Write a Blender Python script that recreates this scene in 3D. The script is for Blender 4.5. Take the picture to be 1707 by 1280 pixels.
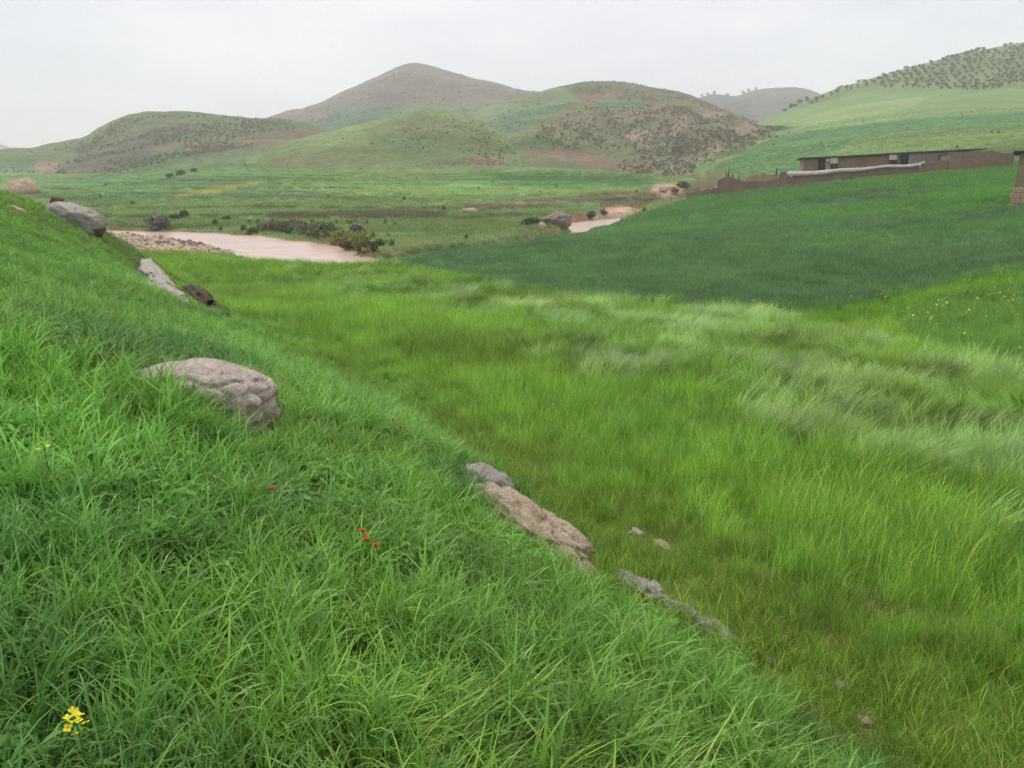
import bpy, bmesh, math, random
import numpy as np
from mathutils import Vector, Matrix, Euler

for o in list(bpy.data.objects):
    bpy.data.objects.remove(o, do_unlink=True)
scene = bpy.context.scene
COL = scene.collection

# ------------------------------------------------------------------ camera
FPX, CX, CY = 1300.0, 853.5, 640.0
PITCH = math.atan(338.0 / FPX)
cP, sP = math.cos(PITCH), math.sin(PITCH)
cam_d = bpy.data.cameras.new('camera')
cam_d.sensor_width = 36.0
cam_d.lens = 36.0 * FPX / 1707.0
cam_d.clip_start = 0.05
cam_d.clip_end = 20000.0
cam = bpy.data.objects.new('camera', cam_d)
COL.objects.link(cam)
cam.location = (0, 0, 0)
cam.rotation_euler = (math.pi / 2 - PITCH, 0, 0)
scene.camera = cam

# ------------------------------------------------------------------ sky
SUN_EL, SUN_AZ = math.radians(62), math.radians(-38)      # azimuth from +Y towards +X
world = bpy.data.worlds.new('World')
scene.world = world
world.use_nodes = True
nt = world.node_tree
nt.nodes.clear()
N, L = nt.nodes, nt.links
out = N.new('ShaderNodeOutputWorld')
skyt = N.new('ShaderNodeTexSky')
skyt.sky_type = 'NISHITA'
skyt.sun_disc = False
skyt.sun_elevation = SUN_EL
skyt.sun_rotation = SUN_AZ
bg1 = N.new('ShaderNodeBackground'); bg1.inputs['Strength'].default_value = 0.10
L.new(skyt.outputs[0], bg1.inputs[0])
tc = N.new('ShaderNodeTexCoord')
mp = N.new('ShaderNodeMapping'); mp.inputs['Scale'].default_value = (1.0, 1.0, 3.2)
L.new(tc.outputs['Generated'], mp.inputs[0])
nz = N.new('ShaderNodeTexNoise'); nz.inputs['Scale'].default_value = 2.1; nz.inputs['Detail'].default_value = 5; nz.inputs['Roughness'].default_value = 0.5
L.new(mp.outputs[0], nz.inputs[0])
cr = N.new('ShaderNodeValToRGB')
cr.color_ramp.elements[0].position = 0.30; cr.color_ramp.elements[0].color = (0.70, 0.725, 0.80, 1)
cr.color_ramp.elements[1].position = 0.66; cr.color_ramp.elements[1].color = (0.955, 0.95, 0.975, 1)
L.new(nz.outputs[0], cr.inputs[0])
bg2 = N.new('ShaderNodeBackground'); bg2.inputs['Strength'].default_value = 0.93
L.new(cr.outputs[0], bg2.inputs[0])
mx = N.new('ShaderNodeMixShader'); mx.inputs[0].default_value = 0.93
L.new(bg1.outputs[0], mx.inputs[1]); L.new(bg2.outputs[0], mx.inputs[2])
L.new(mx.outputs[0], out.inputs[0])

sun_d = bpy.data.lights.new('sun', 'SUN')
sun_d.energy = 1.5
sun_d.angle = math.radians(18)
sun_d.color = (1.0, 0.97, 0.92)
sun = bpy.data.objects.new('sun', sun_d)
COL.objects.link(sun)
sv = Vector((math.sin(SUN_AZ) * math.cos(SUN_EL), math.cos(SUN_AZ) * math.cos(SUN_EL), math.sin(SUN_EL)))
sun.rotation_euler = (-sv).to_track_quat('-Z', 'Y').to_euler()
sun.location = (-40, 30, 120)

vs = scene.view_settings
vs.view_transform = 'Standard'; vs.look = 'None'; vs.exposure = 0.3; vs.gamma = 1.0
vs.use_curve_mapping = False
cy = scene.cycles
cy.use_denoising = True
try:
    cy.denoiser = 'OPENIMAGEDENOISE'; cy.denoising_input_passes = 'RGB_ALBEDO_NORMAL'; cy.denoising_prefilter = 'NONE'
except Exception:
    pass
cy.max_bounces = 4; cy.diffuse_bounces = 2; cy.glossy_bounces = 1; cy.transmission_bounces = 2
cy.use_adaptive_sampling = True; cy.adaptive_threshold = 0.035; cy.adaptive_min_samples = 16
cy.volume_bounces = 1; cy.transparent_max_bounces = 8
cy.sample_clamp_indirect = 4.0

# ------------------------------------------------------------------ helpers
KALB = 0.95
def lin1(c):
    c = c / 255.0
    return c / 12.92 if c <= 0.04045 else ((c + 0.055) / 1.055) ** 2.4
def C(r, g, b, k=KALB):
    return np.array([lin1(r) * k, lin1(g) * k, lin1(b) * k])

def ray(px, py):
    a = (px - CX) / FPX; u = (CY - py) / FPX
    return np.array([a, cP + u * sP, -sP + u * cP])
def at(px, py, Y):
    d = ray(px, py)
    return d * (Y / d[1])
def proj(x, y, z):
    dep = y * cP - z * sP
    ok = dep > 0.05
    dd = np.where(ok, dep, 1.0)
    px = np.where(ok, CX + FPX * x / dd, -1e4)
    py = np.where(ok, CY - FPX * (y * sP + z * cP) / dd, 1e4)
    return px, py

def sstep(a, b, x):
    t = np.clip((x - a) / (b - a), 0, 1)
    return t * t * (3 - 2 * t)

def _hash(ix, iy, seed):
    h = (ix.astype(np.int64) * 374761393 + iy.astype(np.int64) * 668265263 + seed * 1442695041) & 0xFFFFFFFF
    h = ((h ^ (h >> 13)) * 1274126177) & 0xFFFFFFFF
    h = (h ^ (h >> 16)) & 0xFFFFFFFF
    return h / 4294967295.0
def vnoise(x, y, seed=0):
    x = np.asarray(x, float); y = np.asarray(y, float)
    ix = np.floor(x); iy = np.floor(y)
    fx = x - ix; fy = y - iy
    fx = fx * fx * fx * (fx * (fx * 6 - 15) + 10); fy = fy * fy * fy * (fy * (fy * 6 - 15) + 10)
    a = _hash(ix, iy, seed); b = _hash(ix + 1, iy, seed); c = _hash(ix, iy + 1, seed); d = _hash(ix + 1, iy + 1, seed)
    return ((a + (b - a) * fx) * (1 - fy) + (c + (d - c) * fx) * fy) * 2 - 1
def fbm(x, y, seed=0, oct=4, gain=0.5):
    s = 0; a = 1; t = 0
    for i in range(oct):
        ca, sa = math.cos(0.6 * i), math.sin(0.6 * i)
        s = s + a * vnoise((x * ca - y * sa) * 2 ** i + 17.3 * i, (x * sa + y * ca) * 2 ** i - 9.1 * i, seed + i)
        t += a; a *= gain
    return s / t

def poly_sd(P, x, y):
    """signed distance to a polygon, negative inside"""
    P = np.asarray(P, float)
    d2 = np.full(np.shape(x), 1e18); inside = np.zeros(np.shape(x), bool)
    n = len(P)
    for i in range(n):
        ax, ay = P[i]; bx, by = P[(i + 1) % n]
        ex, ey = bx - ax, by - ay
        wx, wy = x - ax, y - ay
        t = np.clip((wx * ex + wy * ey) / (ex * ex + ey * ey + 1e-12), 0, 1)
        d2 = np.minimum(d2, (wx - ex * t) ** 2 + (wy - ey * t) ** 2)
        c = (ay > y) != (by > y)
        with np.errstate(divide='ignore', invalid='ignore'):
            xi = (bx - ax) * (y - ay) / (by - ay + 1e-30) + ax
        inside ^= c & (x < xi)
    d = np.sqrt(d2)
    return np.where(inside, -d, d)

def line_sd(P, x, y):
    """distance to an open polyline, its left-hand sign, and the arc parameter"""
    P = np.asarray(P, float)
    best = np.full(np.shape(x), 1e18); sg = np.zeros(np.shape(x)); par = np.zeros(np.shape(x))
    for i in range(len(P) - 1):
        ax, ay = P[i]; bx, by = P[i + 1]
        ex, ey = bx - ax, by - ay
        wx, wy = x - ax, y - ay
        t = np.clip((wx * ex + wy * ey) / (ex * ex + ey * ey), 0, 1)
        d2 = (wx - ex * t) ** 2 + (wy - ey * t) ** 2
        m = d2 < best
        best = np.where(m, d2, best)
        sg = np.where(m, np.sign(ex * wy - ey * wx), sg)
        par = np.where(m, i + t, par)
    return np.sqrt(best), sg, par

def catmull(P, n=8):
    P = np.asarray(P, float); o = []
    Q = np.vstack([2 * P[0] - P[1], P, 2 * P[-1] - P[-2]])
    for i in range(1, len(Q) - 2):
        p0, p1, p2, p3 = Q[i - 1], Q[i], Q[i + 1], Q[i + 2]
        for k in range(n):
            t = k / n
            o.append(0.5 * ((2 * p1) + (-p0 + p2) * t + (2 * p0 - 5 * p1 + 4 * p2 - p3) * t * t + (-p0 + 3 * p1 - 3 * p2 + p3) * t ** 3))
    o.append(P[-1])
    return np.array(o)

def tag(o, label=None, cat=None, group=None, kind=None):
    if label: o['label'] = label
    if cat: o['category'] = cat
    if group: o['group'] = group
    if kind: o['kind'] = kind
    return o
def link(o, parent=None):
    COL.objects.link(o)
    if parent is not None: o.parent = parent
    return o
def mesh_obj(name, verts, faces, mat=None, parent=None, smooth=False, coll=None):
    me = bpy.data.meshes.new(name)
    me.from_pydata([tuple(v) for v in verts], [], [tuple(f) for f in faces])
    me.update()
    if mat is not None: me.materials.append(mat)
    if smooth:
        me.polygons.foreach_set('use_smooth', np.ones(len(me.polygons), bool))
    o = bpy.data.objects.new(name, me)
    if coll is not None: coll.objects.link(o)
    else: link(o, parent)
    return o
def empty(name, loc, rz=0.0):
    o = bpy.data.objects.new(name, None); o.location = loc; o.rotation_euler = (0, 0, rz); o.empty_display_size = 0.2
    return link(o)
def grid_mesh(name, V, nr, nc, mat, col=None, wrap=False, smooth=True):
    """V: (nr*nc,3)"""
    me = bpy.data.meshes.new(name)
    i = np.arange(nr - 1)[:, None]; j = np.arange(nc if wrap else nc - 1)[None, :]
    j2 = (j + 1) % nc
    q = np.stack([i * nc + j, i * nc + j2, (i + 1) * nc + j2, (i + 1) * nc + j], -1).reshape(-1, 4)
    nq = len(q)
    me.vertices.add(len(V)); me.vertices.foreach_set('co', V.astype(np.float32).ravel())
    me.loops.add(nq * 4); me.loops.foreach_set('vertex_index', q.astype(np.int32).ravel())
    me.polygons.add(nq); me.polygons.foreach_set('loop_start', (np.arange(nq) * 4).astype(np.int32))
    me.polygons.foreach_set('use_smooth', np.full(nq, smooth))
    me.update(); me.validate()
    if col is not None:
        a = me.attributes.new('Col', 'FLOAT_COLOR', 'POINT')
        cc = np.ones((len(V), 4), np.float32); cc[:, :3] = col
        a.data.foreach_set('color', cc.ravel())
    me.materials.append(mat)
    return bpy.data.objects.new(name, me)

# ------------------------------------------------------------------ materials
MATS = {}
def new_mat(name):
    m = bpy.data.materials.new(name); m.use_nodes = True
    t = m.node_tree
    b = t.nodes['Principled BSDF']
    MATS[name] = m
    return m, t, b
def noise_node(t, scale, detail=4, rough=0.55, coord='Object', vec=None, stretch=None):
    n = t.nodes.new('ShaderNodeTexNoise')
    n.inputs['Scale'].default_value = scale; n.inputs['Detail'].default_value = detail; n.inputs['Roughness'].default_value = rough
    c = t.nodes.new('ShaderNodeTexCoord')
    if stretch:
        mpp = t.nodes.new('ShaderNodeMapping'); mpp.inputs['Scale'].default_value = stretch
        t.links.new(c.outputs[coord], mpp.inputs[0]); t.links.new(mpp.outputs[0], n.inputs[0])
    else:
        t.links.new(c.outputs[coord], n.inputs[0])
    return n
def mulcol(t, a, b, fac=1.0, mode='MULTIPLY'):
    m = t.nodes.new('ShaderNodeMix'); m.data_type = 'RGBA'; m.blend_type = mode
    m.inputs[0].default_value = fac
    t.links.new(a, m.inputs[6])
    if hasattr(b, 'is_output'): t.links.new(b, m.inputs[7])
    else: m.inputs[7].default_value = (*b, 1)
    return m.outputs[2]
def ramp(t, src, stops):
    r = t.nodes.new('ShaderNodeValToRGB')
    e = r.color_ramp.elements
    while len(e) < len(stops): e.new(0.5)
    for i, (p, c) in enumerate(stops):
        e[i].position = p
        e[i].color = (c, c, c, 1) if np.isscalar(c) else (*c, 1)
    t.links.new(src, r.inputs[0])
    return r.outputs[0]
def bump(t, b, src, strength, dist):
    n = t.nodes.new('ShaderNodeBump'); n.inputs['Strength'].default_value = strength; n.inputs['Distance'].default_value = dist
    t.links.new(src, n.inputs['Height']); t.links.new(n.outputs[0], b.inputs['Normal'])
    return n
def terrain_mat(name, scales, bscale, bdist, rough=0.9):
    m, t, b = new_mat(name)
    a = t.nodes.new('ShaderNodeAttribute'); a.attribute_name = 'Col'
    c = a.outputs['Color']
    for s, lo, hi in scales:
        n = noise_node(t, s, 5, 0.6)
        c = mulcol(t, c, ramp(t, n.outputs[0], [(0.3, lo), (0.7, hi)]))
    t.links.new(c, b.inputs['Base Color'])
    b.inputs['Roughness'].default_value = rough
    b.inputs['Specular IOR Level'].default_value = 0.1
    n = noise_node(t, bscale, 6, 0.65)
    bump(t, b, n.outputs[0], 0.8, bdist)
    return m
M_ground = terrain_mat('ground_soil_and_turf', [(0.05, 0.85, 1.15), (0.6, 0.8, 1.2), (6.0, 0.75, 1.25)], 2.5, 0.25)
M_hill = terrain_mat('hill_turf', [(0.02, 0.85, 1.15), (0.15, 0.8, 1.2), (0.7, 0.7, 1.28)], 0.25, 2.0)
M_far = terrain_mat('far_hill_scrub', [(0.008, 0.85, 1.15), (0.05, 0.82, 1.18), (0.25, 0.75, 1.25)], 0.08, 5.0)

def simple_mat(name, col, rough=0.8, var=0.25, scale=6.0, bscale=None, bdist=0.02, spec=0.25, metallic=0.0):
    m, t, b = new_mat(name)
    rgb = t.nodes.new('ShaderNodeRGB'); rgb.outputs[0].default_value = (*col, 1)
    n = noise_node(t, scale, 5, 0.6)
    c = mulcol(t, rgb.outputs[0], ramp(t, n.outputs[0], [(0.25, 1 - var), (0.75, 1 + var)]))
    t.links.new(c, b.inputs['Base Color'])
    b.inputs['Roughness'].default_value = rough; b.inputs['Specular IOR Level'].default_value = spec; b.inputs['Metallic'].default_value = metallic
    if bscale:
        n2 = noise_node(t, bscale, 6, 0.6)
        bump(t, b, n2.outputs[0], 0.7, bdist)
    return m

def leaf_mat(name, instancer=True, col=(0.1, 0.2, 0.04), trans=0.30, rough=0.5, spec=0.3, varname='bv', lo=0.65, hi=1.4):
    m, t, b = new_mat(name)
    if instancer:
        a = t.nodes.new('ShaderNodeAttribute'); a.attribute_type = 'INSTANCER'; a.attribute_name = 'tint'
        c = a.outputs['Color']
    else:
        rgb = t.nodes.new('ShaderNodeRGB'); rgb.outputs[0].default_value = (*col, 1); c = rgb.outputs[0]
    v = t.nodes.new('ShaderNodeAttribute'); v.attribute_name = varname
    c = mulcol(t, c, ramp(t, v.outputs['Fac'], [(0.0, (lo * 0.9, lo, lo)), (0.75, (hi, hi * 0.96, hi * 0.9)), (0.93, (hi * 1.5, hi * 1.15, hi * 1.2)), (1.0, (hi * 2.6, hi * 1.45, hi * 1.7))]))
    t.links.new(c, b.inputs['Base Color'])
    b.inputs['Roughness'].default_value = rough; b.inputs['Specular IOR Level'].default_value = spec
    tr = t.nodes.new('ShaderNodeBsdfTranslucent'); t.links.new(c, tr.inputs[0])
    ms = t.nodes.new('ShaderNodeMixShader'); ms.inputs[0].default_value = trans
    o = t.nodes['Material Output']
    t.links.new(b.outputs[0], ms.inputs[1]); t.links.new(tr.outputs[0], ms.inputs[2]); t.links.new(ms.outputs[0], o.inputs[0])
    return m

# ------------------------------------------------------------------ terrain heights
FOOT = catmull([(12, -13), (5, -1.5), (1.9, 3.3), (0.6, 5.6), (0.0, 7.6), (-2.2, 11.9), (-8.2, 21.9), (-19.0, 41.6), (-32, 62), (-52, 95)], 6)
CTRL = [(12, -13, -2.5), (5, -1.5, -2.65), (1.9, 3.3, -2.75), (0.6, 5.6, -3.0), (0, 7.6, -3.05), (-2.2, 11.9, -3.25), (-8.2, 21.9, -3.6), (-19, 41.6, -4.2),
        (-6, -5, -2.6), (-10, 3, -2.9), (-14, 12, -3.2), (-25, 30, -3.9), (0, -20, -2.4), (-20, -20, -2.5), (20, -20, -2.5),
        (4.5, 6.4, -3.25), (9.4, 14, -3.45), (20, 5, -3.0), (40, 12, -2.4), (20.9, 32, -3.7), (-100, 10, -3), (100, 0, 0), (0, -100, 5), (-40, 60, -5.0)]
def cpx(px, py, Y, dz=0.0):
    p = at(px, py, Y); CTRL.append((p[0], p[1], p[2] + dz))
for a in [(1250, 520, 24.3, -.35), (900, 490, 29.7, -.35), (600, 430, 44, -1.2), (400, 430, 42, -1.55), (280, 432, 41.5, -1.5),
          (1500, 470, 34, -.3), (1707, 400, 42, -.3), (1707, 335, 60, -.2), (1690, 278, 94, 0), (1580, 287, 96, 0), (1450, 297, 98, 0), (1330, 310, 101, 0), (1200, 327, 105, 0), (1145, 334, 108, 0),
          (1080, 360, 85, -.3), (1000, 380, 75, -.3), (800, 405, 60, -.3), (1250, 400, 50, -.3), (1400, 350, 70, -.3), (1500, 330, 75, -.3), (1760, 260, 96, 0), (1900, 250, 96, 0),
          # meadow beyond the river
          (60, 370, 105), (180, 378, 101), (400, 374, 104), (520, 384, 96), (620, 398, 80), (700, 392, 88), (800, 382, 96), (900, 372, 108),
          (400, 340, 135), (200, 340, 135), (60, 340, 135), (-100, 340, 135), (400, 300, 200), (150, 305, 215), (0, 310, 210), (-200, 310, 210), (400, 272, 285), (150, 290, 290), (-100, 285, 320),
          (650, 345, 132), (650, 320, 165), (700, 285, 245), (550, 290, 230), (900, 345, 135), (900, 300, 195), (900, 268, 270), (1000, 330, 152), (1020, 305, 195), (1000, 288, 235),
          (1090, 318, 165), (1090, 345, 128), (1130, 300, 200), (1150, 315, 140), (1000, 350, 130), (1080, 345, 140),
          # slope behind the house
          (1200, 280, 190), (1300, 262, 180), (1400, 243, 175), (1550, 232, 165), (1707, 220, 160), (1900, 215, 160), (1300, 240, 240), (1400, 215, 250), (1550, 205, 240), (1707, 195, 230), (1900, 190, 230),
          (1350, 205, 330), (1450, 180, 350), (1600, 165, 340), (1707, 160, 330), (1900, 155, 330), (1290, 192, 500), (1350, 168, 520), (1420, 148, 520), (1500, 126, 520), (1560, 112, 520), (1620, 96, 520), (1665, 84, 520), (1707, 80, 520), (1760, 80, 520), (1900, 88, 520),
          (1450, 160, 430), (1600, 138, 420), (1707, 125, 420), (1900, 120, 420), (1330, 190, 420), (1270, 215, 330)]:
    cpx(*a)
for az in range(-180, 180, 12):
    a = math.radians(az)
    ri = 25 < az < 60
    for r, z in ((680, 60 if ri else 2), (1000, 30 if ri else 0), (1600, 0), (2400, -5)):
        if az < -50 or az > 62:
            if r < 900: z = 5
        CTRL.append((r * math.sin(a), r * math.cos(a), z))
    if az < -50 or az > 60:
        CTRL.append((300 * math.sin(a), 300 * math.cos(a), 6 if az < 0 else 15))
for px, Y, z in [(500, 420, 6), (700, 420, 6), (900, 420, 8), (1100, 420, 8), (200, 450, 4), (0, 450, 3), (1100, 300, 8), (700, 330, 6)]:
    a = ray(px, 302); CTRL.append((a[0] / a[1] * Y, Y, z))
CTRL = np.array(CTRL)
def _uv(x, y):
    r = np.maximum(np.hypot(x, y), 1.5)
    return np.arctan2(x, y) * 1.5, np.log(r)
def _phi(d2): return np.sqrt(d2 + 0.03 ** 2)
_cu, _cv = _uv(CTRL[:, 0], CTRL[:, 1])
_A = _phi((_cu[:, None] - _cu) ** 2 + (_cv[:, None] - _cv) ** 2) - np.eye(len(CTRL)) * 0.004
_P = np.stack([np.ones_like(_cu), _cu, _cv], 1)
_M = np.block([[_A, _P], [_P.T, np.zeros((3, 3))]])
_w = np.linalg.solve(_M, np.concatenate([CTRL[:, 2], np.zeros(3)]))
def floor_z(x, y):
    u, v = _uv(x, y)
    o = _w[-3] + _w[-2] * u + _w[-1] * v
    for i in range(len(CTRL)):
        o = o + _w[i] * _phi((u - _cu[i]) ** 2 + (v - _cv[i]) ** 2)
    w = sstep(3.5, 8.0, np.hypot(x, y))
    return o * w + (-2.55 - 0.065 * np.clip(y, -8, 8)) * (1 - w)

WATER_Z = -6.0
RIV = catmull([(-170, 108), (-110, 96), (-70, 86), (-42, 78), (-23, 68), (-11, 57), (-3, 63), (3, 76), (9, 92), (13, 112), (20, 127), (31, 139), (40, 160), (44, 185), (46, 215)], 6)
RIVW = np.interp(np.linspace(0, 1, len(RIV)), np.linspace(0, 1, 15), [12, 14, 17, 16, 7.5, 1.8, 2, 2, 2.5, 4.2, 5, 4, 1.2, 0.8, .5])
BAR = np.array([at(px, py, 1)[:2] * (-5.9 / at(px, py, 1)[2]) for px, py in [(150, 389), (215, 388), (262, 391), (325, 398), (385, 408), (420, 416), (442, 428), (446, 448), (360, 475), (150, 470), (60, 400)]])
def river_f(x, y):
    d, s, p = line_sd(RIV, x, y)
    hw = np.interp(p, np.arange(len(RIV)), RIVW)
    return d - hw + 0.9 * vnoise(x * 0.35, y * 0.35, 5) + 0.4 * vnoise(x * 1.1, y * 1.1, 6)

RD = [-1, 0, 0.6, 1.5, 3.7, 4.8, 6, 8, 12, 20, 40, 90]
RZ = [0, 0, 0.16, 0.55, 1.36, 1.78, 2.15, 2.5, 2.75, 2.8, 2.8, 2.8]
def hillside(x, y):
    d, s, p = line_sd(FOOT, x, y)
    sd = d * s
    r = np.interp(sd, RD, RZ)
    fac = np.interp(y, [-20, 0, 2, 4, 6, 15, 30, 42, 60], [0.55, 0.62, 0.70, 0.86, 0.98, 1.1, 1.36, 1.58, 1.58])
    fade = 1 - sstep(44, 62, y + 0.25 * np.minimum(x + 19, 0) * -0.0)
    return r * fac * fade, sd

def G(x, y, detail=True):
    x = np.asarray(x, float); y = np.asarray(y, float)
    z = floor_z(x, y)
    r = np.hypot(x, y)
    if detail:
        # terraces of the meadow
        px, py = proj(x, y, z)
        w = sstep(72, 84, y) * (1 - sstep(210, 270, y)) * sstep(0, 2, river_f(x, y) - 4) * (1 - sstep(1000, 1060, px) * (y < 100)) * (1 - sstep(1080, 1160, px)) * 0.75
        hs = 0.8
        q = z / hs + 0.55 * fbm(x / 45, y / 30, 21, 3)
        f = q - np.floor(q)
        tz = (np.floor(q) + sstep(0.72, 1.0, f) - 0.5 * 0 + 0.12 * f) * hs
        z = z + w * (tz - q * hs)
    h, sd = hillside(x, y)
    z = z + h
    if detail:
        z = z + 0.05 * fbm(x / 1.1, y / 1.1, 3, 3) * sstep(1, 4, r) + 0.10 * vnoise(x / 6, y / 6, 4) * sstep(3, 15, r) \
            + 0.25 * fbm(x / 18, y / 18, 8, 3) * sstep(90, 140, r) + 1.2 * fbm(x / 70, y / 70, 9, 3) * sstep(200, 420, r)
    rf = river_f(x, y)
    m = 1 - sstep(-0.6, 2.6, rf)
    z = z * (1 - m) + (-6.9) * m
    bd = poly_sd(BAR, x, y)
    bm = (1 - sstep(-2.5, 1.2, bd + 1.2 * vnoise(x * .3, y * .3, 31))) * m
    z = z + bm * (1.15 + 0.12 * fbm(x * 0.7, y * 0.7, 33, 3))
    return z
def G1(x, y): return float(G(np.array([x]), np.array([y]))[0])
_ys = np.exp(np.linspace(math.log(0.8), math.log(700), 900))
def hit(px, py, off=0.0, ymin=0.8):
    """first point along a view ray that lies off metres above the ground"""
    d = ray(px, py)
    ys = _ys[_ys >= ymin]
    for _ in range(2):
        X = d[0] / d[1] * ys; Z = d[2] / d[1] * ys
        g = G(X, ys) + off
        k = np.argmax(Z < g)
        if not (Z < g).any(): return None
        if k == 0: return np.array([X[0], ys[0], Z[0]])
        ys = np.linspace(ys[k - 1], ys[k], 60)
    return np.array([X[k], ys[k], Z[k]])

# ------------------------------------------------------------------ what grows where (painted by place)
c_hillside = C(94, 136, 56); c_field = C(107, 146, 58); c_dark = C(90, 126, 80); c_track = C(104, 120, 62)
c_meadow = C(114, 152, 84); c_meadow2 = C(96, 146, 80); c_brown = C(128, 118, 92); c_red = C(150, 112, 88); c_soil = C(112, 92, 66)
c_yel = C(118, 142, 66); c_gravel = C(172, 150, 132); c_pale = C(140, 160, 92); c_mud = C(150, 118, 96)
PAINT = [   # polygon in the picture of the place, colour, softness
    # meadow fields
    ([(430, 290), (560, 280), (880, 285), (1080, 300), (1070, 318), (850, 330), (600, 348), (160, 348), (170, 335), (400, 318)], C(88, 138, 74), 8),
    ([(150, 350), (820, 352), (620, 400), (150, 385)], C(92, 138, 76), 8),
    ([(60, 300), (420, 300), (560, 325), (420, 338), (160, 345), (60, 330)], C(76, 128, 78), 6),
    ([(285, 327), (330, 317), (400, 307), (440, 304), (420, 312), (340, 325), (290, 333)], c_yel, 4),
    ([(100, 300), (250, 272), (400, 262), (520, 252), (640, 268), (640, 290), (300, 300)], C(76, 130, 76), 5),
    ([(860, 262), (930, 262), (985, 275), (1000, 284), (930, 282), (880, 276)], C(120, 140, 64), 2),
    ([(760, 282), (1000, 284), (1090, 292), (1095, 312), (900, 316)], C(66, 124, 58), 5),
    ([(450, 355), (740, 350), (740, 362), (520, 366), (450, 366)], C(100, 108, 68), 2),
    ([(760, 340), (900, 332), (1100, 312), (1100, 322), (960, 340), (800, 352)], C(108, 118, 74), 3),
    ([(1000, 335), (1090, 318), (1140, 322), (1060, 350), (1000, 352)], C(108, 106, 72), 3),
    ([(650, 380), (900, 372), (1000, 360), (1000, 380), (800, 405), (650, 420)], C(86, 136, 68), 5),
    # green slope behind the house
    ([(1140, 310), (1240, 250), (1400, 228), (1707, 205), (1900, 200), (1900, 300), (1690, 275), (1330, 300)], C(70, 124, 78), 3),
    ([(1420, 235), (1500, 218), (1620, 214), (1707, 212), (1900, 205), (1900, 270), (1640, 247), (1400, 262), (1380, 258)], C(90, 132, 78), 4),
    ([(1240, 250), (1300, 225), (1500, 200), (1900, 175), (1900, 208), (1500, 218), (1400, 230)], C(66, 122, 76), 3),
    ([(1300, 212), (1400, 190), (1560, 165), (1707, 150), (1900, 145), (1900, 172), (1600, 185), (1450, 205), (1330, 218)], C(96, 140, 86), 4),
    ([(1320, 205), (1420, 175), (1560, 160), (1500, 185), (1360, 205)], C(110, 148, 92), 4),
    ([(1240, 200), (1340, 170), (1440, 140), (1600, 95), (1707, 60), (1900, 60), (1900, 140), (1600, 152), (1430, 155), (1330, 180)], C(96, 122, 84), 4),
]
FIELD_DARK = [(590, 433), (700, 417), (900, 394), (1000, 380), (1080, 358), (1150, 333), (1330, 311), (1690, 278), (1760, 270), (1760, 445), (1707, 452), (1600, 474), (1480, 500), (1390, 518), (1250, 524), (1100, 512), (900, 492), (760, 466), (650, 440)]
FIELD_RIGHT = [(1480, 545), (1560, 500), (1707, 478), (1900, 460), (1900, 660), (1707, 630), (1600, 610), (1520, 585)]
MARGIN = [(1250, 524), (1390, 518), (1480, 500), (1600, 474), (1707, 452), (1900, 410), (1900, 460), (1707, 478), (1560, 500), (1480, 545), (1400, 560)]
def zones(x, y, z):
    px, py = proj(x, y, z)
    h, sd = hillside(x, y)
    return px, py, sd
def mute(col, k=0.25):
    l = col @ np.array([0.30, 0.60, 0.10])
    return col * (1 - k) + l[:, None] * np.array([1.16, 1.0, 0.70]) * k
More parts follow.
